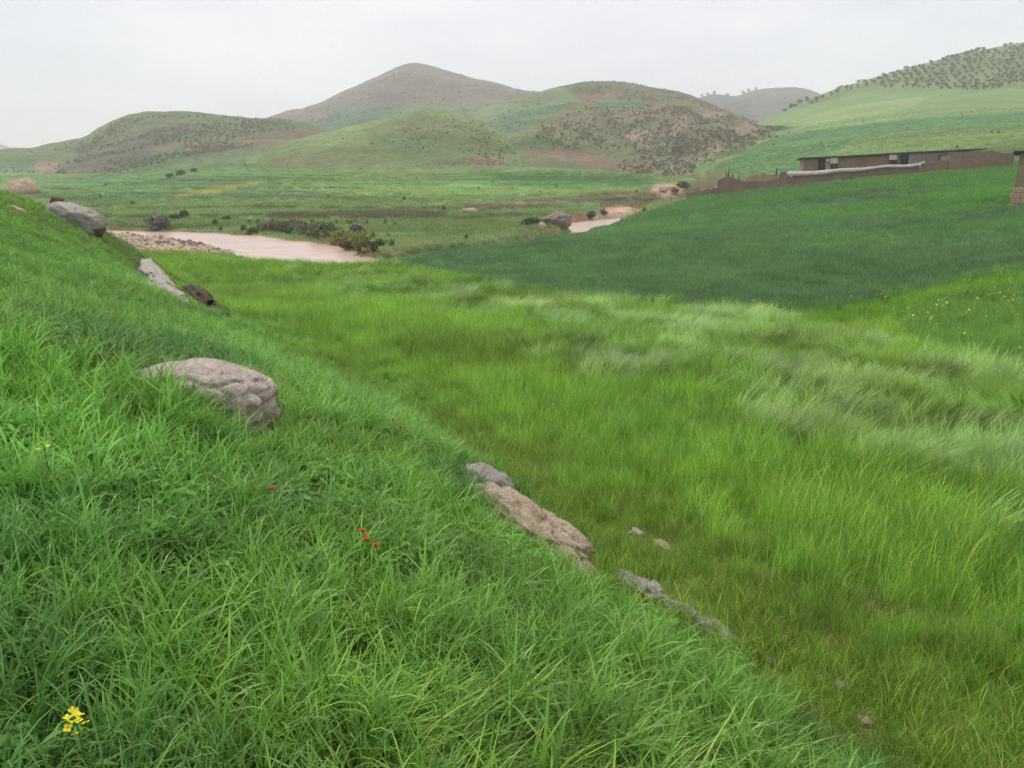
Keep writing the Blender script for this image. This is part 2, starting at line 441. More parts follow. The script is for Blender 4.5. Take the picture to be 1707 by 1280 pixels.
def ground_col(x, y, z):
    px, py, sd = zones(x, y, z)
    n = 3.0 * fbm(x / 9, y / 9, 41, 3) + 2.0 * fbm(x / 40, y / 40, 43, 2)
    r = np.hypot(x, y)
    col = np.empty((len(x), 3)); col[:] = c_meadow
    g = fbm(x / 30, y / 18, 51, 4)[:, None]
    col = col * (1 + 0.22 * g) + (c_meadow2 - c_meadow) * np.clip(g * 2, 0, 1)
    nf = (r < 98)
    farm = r >= 90
    for P, c, soft in PAINT:
        w = np.where(farm, 1 - sstep(-soft * .5, soft * .5, poly_sd(P, px, py) + n * soft * 0.25), 0)[:, None]
        col = col * (1 - w) + (c * (np.array([1.45, 1.2, 0.95]) if c[1] > 1.3 * c[0] else 1.02) * (1 + 0.2 * g)) * w
    col = mute(col)
    # terrace risers: darker riser grass, with their weak shading painted in too
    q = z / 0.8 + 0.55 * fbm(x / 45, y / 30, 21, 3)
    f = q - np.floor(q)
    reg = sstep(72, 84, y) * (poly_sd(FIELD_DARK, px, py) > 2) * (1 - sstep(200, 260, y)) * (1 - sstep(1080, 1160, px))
    lev = np.floor(q); hv = _hash(lev, lev * 0 + 3, 9) - 0.5; hv2 = _hash(lev, lev * 0 + 5, 11) - 0.5
    col = col * (1 + reg * 0.35 * hv)[:, None] * (1 + (reg * 0.18 * hv2)[:, None] * np.array([1.0, 0.0, -0.5]))
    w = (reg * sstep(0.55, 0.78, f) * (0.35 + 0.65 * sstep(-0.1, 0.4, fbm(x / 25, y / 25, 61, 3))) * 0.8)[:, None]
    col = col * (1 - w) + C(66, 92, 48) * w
    near = r < 100
    dk = poly_sd(FIELD_DARK, px, py)
    w = np.where(near | (py > 330), 1 - sstep(-2, 2, dk + n), 0)[:, None] * (sd < 0.5)[:, None]
    col = col * (1 - w) + c_dark * (1 + 0.2 * g) * w
    # near ground: soil and litter under the grass
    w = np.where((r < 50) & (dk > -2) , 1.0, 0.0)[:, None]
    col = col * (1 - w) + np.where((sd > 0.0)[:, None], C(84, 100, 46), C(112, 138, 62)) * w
    tr = (1 - sstep(0.35, 0.7, np.abs(sd + 0.45 + 0.15 * n * 0.3))) * (1 - sstep(9, 14, y)) * (r < 30)
    w = (tr * (0.5 + 0.5 * sstep(-.2, .3, fbm(x * 1.3, y * 1.3, 71, 3))))[:, None]
    col = col * (1 - w * .6) + C(118, 122, 70) * w * .6
    dm = poly_sd([(1380, 545), (1400, 530), (1480, 518), (1490, 524), (1420, 545)], px, py)
    w = np.where(r < 60, 1 - sstep(-3, 5, dm + n), 0)[:, None]
    col = col * (1 - w) + C(140, 128, 82) * w
    # river banks, bed, gravel bar
    rf = river_f(x, y)
    w = ((1 - sstep(0.5, 3.2, rf + 0.6 * n * 0.3)) * (y > 45))[:, None]
    col = col * (1 - w) + c_mud * (1 + 0.25 * g) * w
    bd = poly_sd(BAR, x, y)
    w = ((1 - sstep(-1, 2.0, bd)) * (rf < 3))[:, None]
    col = col * (1 - w) + c_gravel * (1 + 0.3 * fbm(x * .6, y * .6, 77, 4)[:, None]) * w
    dp = poly_sd([(985, 362), (1010, 348), (1045, 346), (1075, 356), (1020, 366)], px, py)
    w = np.where((r > 100) & (r < 190), 1 - sstep(-2, 3, dp + n * .5), 0)[:, None]
    col = col * (1 - w) + C(196, 178, 156) * w
    dp = poly_sd([(1085, 322), (1090, 308), (1135, 308), (1138, 322), (1110, 328)], px, py)
    w = np.where((r > 100) & (r < 260), 1 - sstep(-2, 3, dp + n * .5), 0)[:, None]
    col = col * (1 - w) + C(176, 156, 138) * w
    return np.clip(col, 0.004, 0.85)

# ------------------------------------------------------------------ ground sheet
az = np.concatenate([np.radians(np.linspace(-180, -44, 46, endpoint=False)), np.radians(np.linspace(-44, 44, 620, endpoint=False)), np.radians(np.linspace(44, 180, 46, endpoint=False))])
rr = np.concatenate([[0.02], np.exp(np.linspace(math.log(0.7), math.log(700), 430)), np.exp(np.linspace(math.log(720), math.log(2300), 24))])
RR, AA = np.meshgrid(rr, az, indexing='ij')
gx = (RR * np.sin(AA)).ravel(); gy = (RR * np.cos(AA)).ravel()
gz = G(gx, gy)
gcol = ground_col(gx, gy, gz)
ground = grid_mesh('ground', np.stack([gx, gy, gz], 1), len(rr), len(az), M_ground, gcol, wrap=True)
link(ground); tag(ground, 'grassy valley ground with fields, track and river banks', 'ground', kind='structure')

# ------------------------------------------------------------------ water
m, t, b = new_mat('muddy_flood_water')
rgb = t.nodes.new('ShaderNodeRGB'); rgb.outputs[0].default_value = (*C(232, 200, 184, 0.9), 1)
n = noise_node(t, 0.5, 6, 0.65, stretch=(0.3, 1.0, 1))
t.links.new(mulcol(t, rgb.outputs[0], ramp(t, n.outputs[0], [(0.3, 0.78), (0.7, 1.1)])), b.inputs['Base Color'])
b.inputs['Roughness'].default_value = 0.22; b.inputs['Specular IOR Level'].default_value = 0.35
n = noise_node(t, 1.6, 4, 0.6, stretch=(0.5, 1.0, 1)); bump(t, b, n.outputs[0], 0.5, 0.08)
M_water = m
wx, wy = np.meshgrid(np.linspace(-220, 70, 117), np.linspace(45, 235, 77), indexing='xy')
wf = river_f(wx.ravel(), wy.ravel()).reshape(wx.shape)
vv, ff, idx = [], [], {}
for i in range(wx.shape[0] - 1):
    for j in range(wx.shape[1] - 1):
        if min(wf[i, j], wf[i + 1, j], wf[i, j + 1], wf[i + 1, j + 1]) < 3.0:
            q = []
            for a, c in ((i, j), (i, j + 1), (i + 1, j + 1), (i + 1, j)):
                if (a, c) not in idx:
                    idx[(a, c)] = len(vv); vv.append((wx[a, c], wy[a, c], WATER_Z))
                q.append(idx[(a, c)])
            ff.append(q)
w = mesh_obj('river', vv, ff, M_water)
tag(w, 'pale brown muddy flood water of the river', 'river', kind='structure')

# ------------------------------------------------------------------ hills as lofted landforms
HILLS = {}
def hill(name, ridge, base, Dr, Db, colfun, mat, label, p=1.35, step=3.0, nt_=70, rough=1.0, feat=40.0, seed=1, backdrop=0.9, gul=0.0):
    ridge = catmull(ridge, 6); base = catmull(base, 6)
    x0, x1 = ridge[0, 0], ridge[-1, 0]
    px = np.arange(x0, x1 + step, step)
    ry = np.interp(px, ridge[:, 0], ridge[:, 1]); by = np.interp(px, base[:, 0], base[:, 1])
    dr = np.interp(px, [a for a, _ in Dr], [b for _, b in Dr]); db = np.interp(px, [a for a, _ in Db], [b for _, b in Db])
    ts = np.concatenate([np.linspace(-0.25, 0, 8, endpoint=False), np.linspace(0, 1, nt_), np.linspace(1, 2, 18)[1:]])
    V = np.zeros((len(ts), len(px), 3))
    ray_r = [ray(a, b) for a, b in zip(px, ry)]; ray_b = [ray(a, b) for a, b in zip(px, by)]
    er = np.array([d[2] / d[1] for d in ray_r]); eb = np.array([d[2] / d[1] for d in ray_b])
    zr = er * dr; zb = eb * db
    for i, tt in enumerate(ts):
        if tt <= 0:
            Y = db + (dr - db) * tt; z = zb + (dr - db) * tt * 0.35 - 0.5
        elif tt <= 1:
            pp = 0.45 * (1 - (1 - tt) ** p) + 0.55 * (tt * tt * (3 - 2 * tt) * 0.5 + tt * 0.5)
            Y = db + (dr - db) * tt; z = zb + (zr - zb) * pp
        else:
            k = tt - 1
            Y = dr + (dr - db) * backdrop * k; z = zr - (zr - zb) * (k * k * (3 - 2 * k)) * 1.15
        dep = Y * cP - z * sP
        V[i, :, 0] = (px - CX) / FPX * dep; V[i, :, 1] = Y; V[i, :, 2] = z
    # keep the skyline: scale so that the highest elevation equals the ridge's
    el = (V[:, :, 2] / V[:, :, 1]).max(0)
    X, Y = V[:, :, 0].copy(), V[:, :, 1].copy()
    hgt = (zr - zb).mean()
    n1 = fbm(X / feat, Y / feat, seed, 5)
    n2 = 1 - 2 * np.abs(fbm(X / feat / 1.3, Y / feat / 2.6, seed + 7, 4))
    tw = np.clip(ts, 0, 2)[:, None]
    env = np.sin(np.clip(tw / 1.15, 0, 1) * math.pi) ** 0.7 * 0.9 + 0.12
    n3 = 1 - 2 * np.abs(fbm(X / feat * 2.4, Y / feat * 1.6, seed + 13, 4))
    V[:, :, 2] += rough * hgt * 0.11 * n1 * env + (gul + 0.16) * hgt * 0.32 * (n2 - 0.4) * env + (gul + 0.2) * hgt * 0.10 * n3 * env
    V = V.reshape(-1, 3)
    pxx, pyy = proj(V[:, 0], V[:, 1], V[:, 2])
    col = np.clip(colfun(V, pxx, pyy, np.repeat(ts, len(px))), 0.004, 0.8)
    o = grid_mesh(name, V, len(ts), len(px), mat, col)
    link(o); tag(o, label, 'hill', kind='structure')
    HILLS[label] = (V, len(ts), len(px), ts)
    return V

def paint(base, polys):
    def f(V, px, py, t):
        x, y = V[:, 0], V[:, 1]
        g = fbm(x / 35, y / 35, 91, 4)[:, None]
        n = fbm(x / 14, y / 14, 93, 4)
        zz = V[:, 2]; tl = vnoise(zz / 1.6 + 1.5 * n, x * 0.004, 95) * 0.6 + vnoise(zz / 0.6 + 1.2 * n, x * 0.01, 96) * 0.4
        col = base * (1 + 0.25 * g)
        for P, c, soft, amp in polys:
            w = (1 - sstep(-soft * .6, soft * .6, poly_sd(P, px, py) + n * amp))[:, None]
            if isinstance(c, tuple):
                k = sstep(-0.25, 0.25, fbm(x / c[2], y / c[2], 97, 4))[:, None]
                cc = c[0] * (1 - k) + c[1] * k
            else: cc = c
            col = col * (1 - w) + cc * (1 + 0.22 * g) * w
        col = col * (1 + 0.16 * tl[:, None] * np.array([1.0, 0.8, 0.9]))
        return mute(col, 0.25)
    return f

# far blue hills
hill('hill', [(-260, 200), (-120, 212), (-40, 232), (10, 243), (45, 262), (90, 290)], [(-260, 300), (90, 300)], [(-260, 1700), (90, 1700)], [(-260, 1300), (90, 1300)],
     paint(C(96, 108, 100), []), M_far, 'distant blue hill at the far left', rough=0.5, feat=300, seed=3)
hill('hill', [(1080, 215), (1130, 180), (1165, 167), (1190, 160), (1225, 163), (1250, 155), (1280, 149), (1310, 148), (1340, 151), (1380, 165), (1460, 200)], [(1080, 240), (1200, 215), (1460, 240)], [(1080, 1300), (1460, 1250)], [(1080, 900), (1460, 850)],
     paint(C(92, 104, 92), [([(1150, 170), (1240, 170), (1260, 205), (1150, 200)], C(66, 80, 72), 10, 8)]), M_far, 'hazy grey hill in the gap between slopes', rough=0.6, feat=150, seed=5)
# big pointed hill
hill('hill', [(400, 232), (440, 215), (470, 201), (530, 174), (560, 158), (600, 139), (630, 127), (650, 118), (672, 111.5), (690, 110), (715, 113), (740, 119), (800, 133), (860, 149), (900, 157), (960, 172), (1040, 190)],
     [(400, 262), (500, 235), (700, 225), (900, 220), (1040, 230)], [(400, 800), (700, 880), (1040, 800)], [(400, 520), (700, 520), (1040, 520)],
     paint(C(122, 116, 104), [([(470, 215), (560, 188), (680, 172), (800, 180), (860, 165), (920, 172), (1000, 230), (440, 240)], (C(84, 118, 84), C(108, 120, 88), 60), 12, 10),
                             ([(500, 212), (560, 190), (640, 178), (690, 184), (640, 215), (560, 222)], C(76, 122, 88), 5, 4)]),
     M_far, 'tall pointed grey brown hill rising behind the others', rough=0.7, feat=110, seed=11, gul=0.25)
# green and brown round hill, centre right
hill('hill', [(760, 215), (800, 192), (840, 175), (880, 161), (920, 150), (945, 144), (970, 139), (1000, 137), (1030, 137), (1060, 141), (1100, 150), (1140, 161), (1175, 175), (1210, 190), (1250, 203), (1300, 218), (1350, 240)],
     [(760, 250), (900, 235), (1100, 235), (1350, 260)], [(760, 520), (1000, 560), (1350, 480)], [(760, 400), (1350, 390)],
     paint(C(108, 132, 84), [([(930, 140), (1010, 130), (1120, 140), (1200, 180), (1130, 175), (1040, 165), (960, 163)], (C(112, 104, 84), C(96, 108, 74), 20), 6, 6),
                            ([(960, 160), (1080, 156), (1090, 163), (970, 168)], C(132, 104, 84), 3, 4),
                            ([(830, 190), (960, 172), (1080, 168), (1100, 178), (960, 186), (830, 205)], C(66, 118, 76), 3, 3),
                            ([(800, 205), (900, 198), (1000, 196), (1000, 215), (800, 225)], C(72, 122, 74), 3, 3),
                            ([(1120, 150), (1180, 170), (1350, 230), (1350, 260), (1150, 220)], (C(128, 104, 86), C(100, 106, 76), 14), 8, 8)]),
     M_hill, 'rounded green hill with terraced fields and brown top', rough=0.8, feat=60, seed=17, gul=0.15)
# long dark hill on the left
hill('hill', [(-260, 290), (-120, 268), (0, 252), (60, 247), (110, 238), (140, 230), (165, 217), (190, 205), (225, 196), (260, 191.5), (330, 192.5), (400, 197), (450, 200), (480, 203), (530, 214), (580, 228), (640, 250)],
     [(-260, 312), (-60, 306), (60, 312), (110, 305), (200, 290), (260, 276), (320, 262), (420, 247), (500, 240), (640, 262)], [(-260, 480), (200, 440), (450, 430), (640, 400)], [(-260, 300), (100, 270), (300, 300), (500, 320), (640, 310)],
     paint(C(104, 124, 82), [([(90, 300), (150, 240), (190, 212), (290, 205), (400, 212), (480, 212), (500, 225), (330, 258), (200, 288)], (C(96, 92, 78), C(104, 116, 82), 22), 10, 12),
                            ([(-100, 268), (60, 264), (60, 280), (-100, 285)], C(76, 122, 78), 3, 3),
                            ([(60, 272), (95, 264), (95, 288), (62, 285)], C(148, 118, 104), 3, 4),
                            ([(285, 238), (325, 232), (320, 252), (280, 255)], (C(140, 108, 92), C(100, 110, 72), 12), 3, 5),
                            ([(400, 232), (490, 222), (540, 218), (540, 226), (470, 236), (400, 240)], (C(132, 106, 92), C(100, 108, 74), 12), 3, 4),
                            ([(220, 275), (300, 248), (330, 262), (240, 290)], C(84, 116, 68), 4, 4)]),
     M_hill, 'long dark scrubby hill with flat crest on the left', rough=0.9, feat=45, seed=23, gul=0.35)
# rocky brown spurs
hill('hill', [(830, 268), (858, 245), (885, 220), (910, 206), (940, 193), (968, 185), (990, 184), (1015, 193), (1050, 186), (1085, 177), (1120, 174), (1150, 177), (1190, 188), (1240, 205), (1280, 216), (1320, 226), (1370, 236), (1420, 246)],
     [(830, 275), (870, 258), (930, 266), (990, 280), (1040, 292), (1090, 300), (1130, 300), (1160, 290), (1200, 268), (1260, 252), (1330, 240), (1420, 255)], [(830, 330), (980, 390), (1150, 400), (1420, 340)], [(830, 260), (1000, 245), (1120, 205), (1200, 225), (1300, 250), (1420, 265)],
     paint(C(112, 122, 82), [([(1010, 195), (1090, 175), (1190, 185), (1300, 220), (1260, 240), (1150, 295), (1090, 290), (1060, 240)], (C(152, 132, 114), C(116, 120, 90), 11), 8, 10),
                             ([(905, 212), (960, 188), (1010, 192), (1030, 205), (960, 215)], (C(132, 116, 96), C(104, 112, 76), 8), 6, 6),
                             ([(870, 252), (920, 250), (980, 255), (1040, 272), (1090, 276), (1090, 292), (1020, 284), (960, 268), (900, 262)], C(142, 112, 92), 4, 5),
                             ([(860, 245), (905, 215), (940, 240), (880, 254)], C(92, 118, 66), 5, 5),
                             ([(1120, 225), (1145, 225), (1150, 262), (1125, 265)], C(98, 88, 82), 4, 5),
                             ([(1150, 290), (1210, 240), (1420, 228), (1420, 260), (1220, 262)], (C(92, 116, 64), C(118, 112, 80), 10), 4, 6)]),
     M_hill, 'rocky red brown spur dotted with scrub', rough=1.1, feat=26, seed=31, gul=0.55)
# green cone
hill('hill', [(410, 268), (470, 244), (520, 230), (570, 219), (620, 207), (660, 197), (690, 189), (715, 185), (740, 186), (770, 193), (800, 205), (830, 222), (852, 240), (870, 258), (895, 280)],
     [(410, 285), (500, 287), (600, 290), (720, 290), (800, 287), (850, 280), (895, 288)], [(410, 320), (700, 345), (895, 270)], [(410, 250), (600, 235), (800, 235), (895, 240)],
     paint(C(110, 138, 74), [([(600, 215), (700, 188), (800, 205), (850, 245), (860, 268), (700, 280), (620, 260)], (C(104, 120, 70), C(94, 126, 68), 14), 8, 8),
                             ([(780, 262), (840, 262), (845, 277), (785, 276)], C(138, 108, 86), 3, 4),
                             ([(440, 262), (600, 240), (640, 262), (620, 282), (440, 285)], C(108, 124, 66), 6, 6)]),
     M_hill, 'smooth green cone shaped hill in the middle', rough=0.7, feat=34, seed=37, gul=0.2)

# ------------------------------------------------------------------ rocks
from mathutils import noise as mnoise
def rock_mat(name, c1, c2, spot, sc=5.0, streak=None):
    m, t, b = new_mat(name)
    n = noise_node(t, sc, 6, 0.62, stretch=streak)
    c = ramp(t, n.outputs[0], [(0.3, tuple(c1)), (0.7, tuple(c2))])
    n2 = noise_node(t, sc * 6, 8, 0.75, stretch=streak)
    c = mulcol(t, c, ramp(t, n2.outputs[0], [(0.36, 0.62), (0.58, 1.12)]))
    n3 = noise_node(t, sc * 1.7, 6, 0.7)
    mm = t.nodes.new('ShaderNodeMix'); mm.data_type = 'RGBA'
    t.links.new(ramp(t, n3.outputs[0], [(0.56, 0.0), (0.66, 0.85)]), mm.inputs[0])
    t.links.new(c, mm.inputs[6]); mm.inputs[7].default_value = (*spot, 1)
    t.links.new(mm.outputs[2], b.inputs['Base Color'])
    b.inputs['Roughness'].default_value = 0.85; b.inputs['Specular IOR Level'].default_value = 0.2
    nb = noise_node(t, sc * 5, 8, 0.7, stretch=streak); bump(t, b, nb.outputs[0], 1.0, 0.05)
    return m
M_rock_pink = rock_mat('pinkish_grey_boulder_stone', C(192, 174, 160), C(228, 212, 200), C(152, 124, 108), 4.0)
M_rock_pale = rock_mat('pale_tan_stone', C(196, 172, 144), C(232, 212, 184), C(120, 96, 82), 7)
M_rock_grey = rock_mat('grey_layered_stone', C(160, 151, 142), C(210, 201, 190), C(112, 104, 96), 4, (1, 1, 3))
M_rock_tan = rock_mat('tan_weathered_stone', C(176, 150, 124), C(204, 180, 152), C(128, 110, 84), 2.5)
M_rock_dark = rock_mat('dark_brown_stone', C(74, 60, 48), C(112, 94, 76), C(58, 66, 40), 4)
M_rock_tan2 = rock_mat('brownish_drift_stone', C(128, 108, 92), C(164, 144, 124), C(104, 88, 74), 1.5)
M_rock_heap = rock_mat('weathered_grey_tan_heap', C(126, 112, 100), C(166, 150, 136), C(100, 88, 76), 1.2, (1, 1, 2.5))
FOOTPRINTS = []
def rock(name, label, P, dims, rz=0.0, tilt=(0, 0), mat=None, seed=1, sub=4, amp=0.16, block=0.75, shape=None, cat='rock', freq=1.6, foot=0.9, group=None, cuts=7):
    bm = bmesh.new(); bmesh.ops.create_icosphere(bm, subdivisions=sub, radius=1.0)
    off = Vector((seed * 7.13, seed * 3.7, -seed * 5.1))
    rnd = random.Random(seed)
    planes = [(Vector((rnd.uniform(-1, 1), rnd.uniform(-1, 1), rnd.uniform(-.6, 1))).normalized(), rnd.uniform(0.72, 0.95)) for _ in range(cuts)]
    for v in bm.verts:
        c = v.co.copy()
        c = Vector([math.copysign(abs(k) ** block, k) for k in c])
        for nrm, dd in planes:
            e = c.dot(nrm) - dd
            if e > 0: c -= nrm * e * 0.8
        k = mnoise.fractal(c * freq + off, 0.9, 2.1, 6)
        c *= 1 + amp * k
        k2 = abs(mnoise.noise(c * freq * 2.2 + off * 2))
        c *= 1 - 0.10 * max(0, 0.2 - k2) / 0.2
        if shape: c = shape(c)
        v.co = Vector((c.x * dims[0] / 2, c.y * dims[1] / 2, c.z * dims[2] / 2))
    me = bpy.data.meshes.new(name); bm.to_mesh(me); bm.free()
    me.polygons.foreach_set('use_smooth', np.ones(len(me.polygons), bool))
    me.materials.append(mat)
    o = bpy.data.objects.new(name, me); o.location = P; o.rotation_euler = (tilt[0], tilt[1], rz)
    link(o); tag(o, label, cat, group)
    FOOTPRINTS.append((P[0], P[1], rz, dims[0] * foot / 2, dims[1] * foot / 2))
    return o
def span(A, B):
    a, b = hit(*A), hit(*B)
    return a, b, (a + b) / 2, float(np.linalg.norm((b - a)[:2])), math.atan2(b[1] - a[1], b[0] - a[0]), -math.atan2(b[2] - a[2], np.linalg.norm((b - a)[:2]))

# the large boulder on the slope
p = hit(365, 700)
def sh_boulder(c):
    k = 0.42 + 0.58 * float(sstep(-1.0, 0.15, c.x))
    z = c.z * k + 0.30 * (1 - k)
    return Vector((c.x, c.y * (0.7 + 0.3 * k), z))
bw = 238 / FPX * p[1] * 1.0
rock('boulder', 'large pinkish grey boulder lying in the grass on the left slope', at(330, 660, p[1] + 0.22), (bw * 1.18, bw * 0.62, 0.56), -0.14, (0.05, 0.13), M_rock_pink, 4, 5, 0.055, 0.60, sh_boulder, 'boulder', 1.4, 1.0, None, 2)
BOULDER = at(345, 660, p[1] + 0.22)
# rock ledge of the slope
a, b, c, ln, rz, tl = span((765, 818), (975, 958))
rock('rock', 'long pale tan rock ledge showing along the edge of the slope', c + np.array([0.0, 0.02, 0.02]), (ln * 1.10, 0.40, 0.46), rz, (0, tl), M_rock_pale, 9, 5, 0.22, 0.7, None, 'rock', 2.4, 0.8)
p = hit(815, 822)
rock('rock', 'grey layered rock just above the long tan ledge', at(812, 803, p[1] + 0.1), (0.54, 0.44, 0.34), -0.5, (0, 0.25), M_rock_grey, 12, 4, 0.14, 0.7, None, 'rock', 2.0)
# rocks on the crest at the left
p = hit(36, 323)
wpx = p[1] / FPX
rock('boulder', 'tan domed boulder on the crest at the left edge', at(36, 319, p[1] + 0.3), (54 * wpx, 46 * wpx, 42 * wpx), 0.2, (0, 0), M_rock_tan, 21, 4, 0.26, 0.9, lambda c: Vector((c.x * (1 - .25 * max(c.z, 0)), c.y, c.z)), 'boulder', 1.3)
a, b, c, ln, rz, tl = span((78, 345), (165, 392))
p = hit(118, 372); wpx = p[1] / FPX
SLAB_Y = p[1] + 0.45
rock('rock', 'smooth grey rock slab below the domed boulder on the crest', p + np.array([0, 0.5, 8 * wpx]), (96 * wpx, 70 * wpx, 46 * wpx), -0.35, (0, 0.30), M_rock_grey, 24, 4, 0.12, 0.75, None, 'rock', 1.2)
p = hit(158, 392); wpx = p[1] / FPX
rock('rock', 'dark broken rock at the lower end of the grey slab', p + np.array([0, 0.2, 5 * wpx]), (20 * wpx, 26 * wpx, 36 * wpx), 0.3, (0, 0.5), M_rock_dark, 26, 4, 0.4, 0.7, None, 'rock', 1.6)  # stone coloured dark brown with mossy green spots
p = hit(93, 334); wpx = p[1] / FPX
rock('rock', 'small dark brown stone sitting on top of the grey slab', at(94, 335, SLAB_Y), (24 * SLAB_Y / FPX, 16 * SLAB_Y / FPX, 12 * SLAB_Y / FPX), 0.0, (0, 0), M_rock_dark, 28, 3, 0.15, 0.8, None, 'rock')
p = hit(28, 350); wpx = p[1] / FPX
rock('rock', 'flat tan stone in the grass under the domed boulder', p, (40 * wpx, 16 * wpx, 10 * wpx), -0.3, (0, 0.25), M_rock_tan, 30, 3, 0.12, 0.8, None, 'rock')
a, b, c, ln, rz, tl = span((236, 438), (268, 486))
rock('rock', 'narrow grey rock rib running down the slope edge', c + np.array([0.1, 0, 0.0]), (ln * 1.15, 0.85, 0.7), rz, (0, tl), M_rock_grey, 33, 4, 0.32, 0.75, None, 'rock', 2.2, 0.8)
a, b, c, ln, rz, tl = span((262, 482), (300, 506))
rock('rock', 'light grey jagged rock at the foot of the narrow rib', c + np.array([0.05, 0, 0.0]), (ln * 1.25, 0.5, 0.5), rz, (0, tl), M_rock_grey, 35, 4, 0.22, 0.75, None, 'rock', 2.2, 0.8)
a, b, c, ln, rz, tl = span((305, 492), (356, 524))
rock('rock', 'dark brown crumbling rock below the narrow grey rib', c + np.array([0.1, 0, 0.16]), (ln * 1.1, 0.75, 0.75), rz, (0, tl), M_rock_dark, 37, 4, 0.40, 0.8, None, 'rock', 2.4, 0.8)
for i, (A_, B_, wd_, lab) in enumerate([((1022, 950), (1105, 1003), .17, 'thin grey ledge of rock breaking the turf below the tan ledge'), ((1108, 1003), (1160, 1032), .12, 'short low stretch of the thin grey ledge'), ((1158, 1030), (1236, 1084), .16, 'broken blue grey end of the thin rock ledge')]):
    a, b, c, ln, rz, tl = span(A_, B_)
    rock('rock', lab, c + np.array([0, 0, -0.01]), (ln * 1.08, wd_, 0.13), rz, (0, tl), M_rock_grey, 140 + i, 4, 0.34, 0.75, None, 'rock', 2.6, 0.9)
# row of small stones along the foot of the slope
M_st = [M_rock_grey, M_rock_pale, M_rock_pink]
STONES = [(1045, 967, 34, 0, 'mossy grey stone at the top of the stone row'), (1068, 977, 22, 2, 'pinkish upright stone near the top of the stone row'), (1092, 993, 40, 0, 'long flat grey stone in the upper half of the stone row'),
          (1085, 1003, 22, 1, 'low tan stone under the long flat grey stone'), (1140, 1020, 24, 1, 'pale oval stone in the middle of the stone row'), (1164, 1034, 26, 0, 'grey stone just below the pale oval stone'),
          (1178, 1036, 16, 2, 'small whitish stone wedged in the stone row'), (1190, 1050, 26, 0, 'broken grey stone in the lower half of the stone row'), (1206, 1060, 24, 0, 'rough grey stone close to the lower end of the stone row'),
          (1214, 1052, 14, 2, 'small light chip at the side of the lower stone row'), (1229, 1077, 22, 0, 'blue grey stone at the lower end of the stone row'), (1285, 1107, 24, 0, 'half buried grey stone past the end of the stone row'),
          (1405, 1152, 30, 0, 'grey stone alone in the track farther down the slope'), (1112, 1073, 22, 1, 'round pale stone like a ball in the grass'), (1440, 1208, 26, 1, 'flat tan stone lowest on the track'),
          (1062, 893, 26, 2, 'flat reddish stone on the track beside the field'), (1105, 918, 34, 1, 'low tan stone on the track beside the field'), (1372, 1135, 18, 0, 'small grey stone above the lone track stone')]
for i, (px, py, w, mi, lab) in enumerate(STONES):
    p = hit(px, py); s = w * np.linalg.norm(p) / FPX * 0.95
    rnd_ball = 'ball' in lab
    rock('stone', lab, p + np.array([0, 0.01, s * (0.42 if rnd_ball else 0.2)]), (s * 1.0, s * (1.0 if rnd_ball else 0.7), s * (0.9 if rnd_ball else 0.5)), -0.75 + 0.4 * math.sin(i * 2.3), (0.1 * math.sin(i), 0.25), M_st[mi], 50 + i, 3, 0.05 if rnd_ball else 0.24, 1.0 if rnd_ball else 0.7, None, 'stone', 2.0, 1.7)
# rocks in the valley
for i, (px, py, w, h, mat, lab) in enumerate([(928, 378, 48, 24, M_rock_heap, 'grey mound of rock on the river bank beyond the dark field'), (783, 357, 26, 10, M_rock_tan, 'low tan rock on a meadow terrace left of the grey mound'),
                                              (868, 345, 18, 8, M_rock_tan, 'small tan rock high on the meadow terraces'), (904, 381, 14, 10, M_rock_pale, 'small orange tan rock at the foot of the grey mound'), (1113, 320, 30, 10, M_rock_tan, 'pale rock outcrop where the gully leaves the hills')]):
    p = hit(px, py, 0, 60); wpx = p[1] / FPX
    rock('rock', lab, p + np.array([0, w * wpx * 0.25, h * wpx * 0.35]), (w * wpx, w * wpx * 0.8, h * wpx * 1.25), 0.1 * i, (0, 0), mat, 80 + i, 4 if w > 40 else 3, 0.32 if w > 40 else 0.2, 0.85, None, 'rock', 2.4)
# drift and cobbles on the gravel bar
rb = random.Random(8)
vv, ff = [], []
k = 0
while k < 420:
    px, py = rb.uniform(180, 405), rb.uniform(388, 429)
    d = ray(px, py); p = d * (-5.85 / d[2])
    if poly_sd(BAR, np.array([p[0]]), np.array([p[1]]))[0] > 0.3: continue
    k += 1
    s = rb.choice([0.06, 0.09, 0.14, 0.22]) * (1.4 if py < 410 and px > 260 else 1)
    z = G1(p[0], p[1])
    o = len(vv)
    for a in range(6):
        an = a * math.pi / 3 + rb.uniform(-.3, .3)
        vv.append((p[0] + math.cos(an) * s * rb.uniform(.6, 1.3), p[1] + math.sin(an) * s * rb.uniform(.6, 1), z - 0.05))
    for a in range(6):
        vv.append((vv[o + a][0] * .6 + p[0] * .4, vv[o + a][1] * .6 + p[1] * .4, z + s * rb.uniform(.3, .7)))
    for a in range(6):
        ff.append((o + a, o + (a + 1) % 6, o + 6 + (a + 1) % 6, o + 6 + a))
    ff.append(tuple(o + 6 + a for a in range(6)))
cob = mesh_obj('cobbles', vv, ff, M_rock_tan2)
tag(cob, 'scattered dark cobbles and drift on the gravel bar', 'cobbles', kind='stuff')

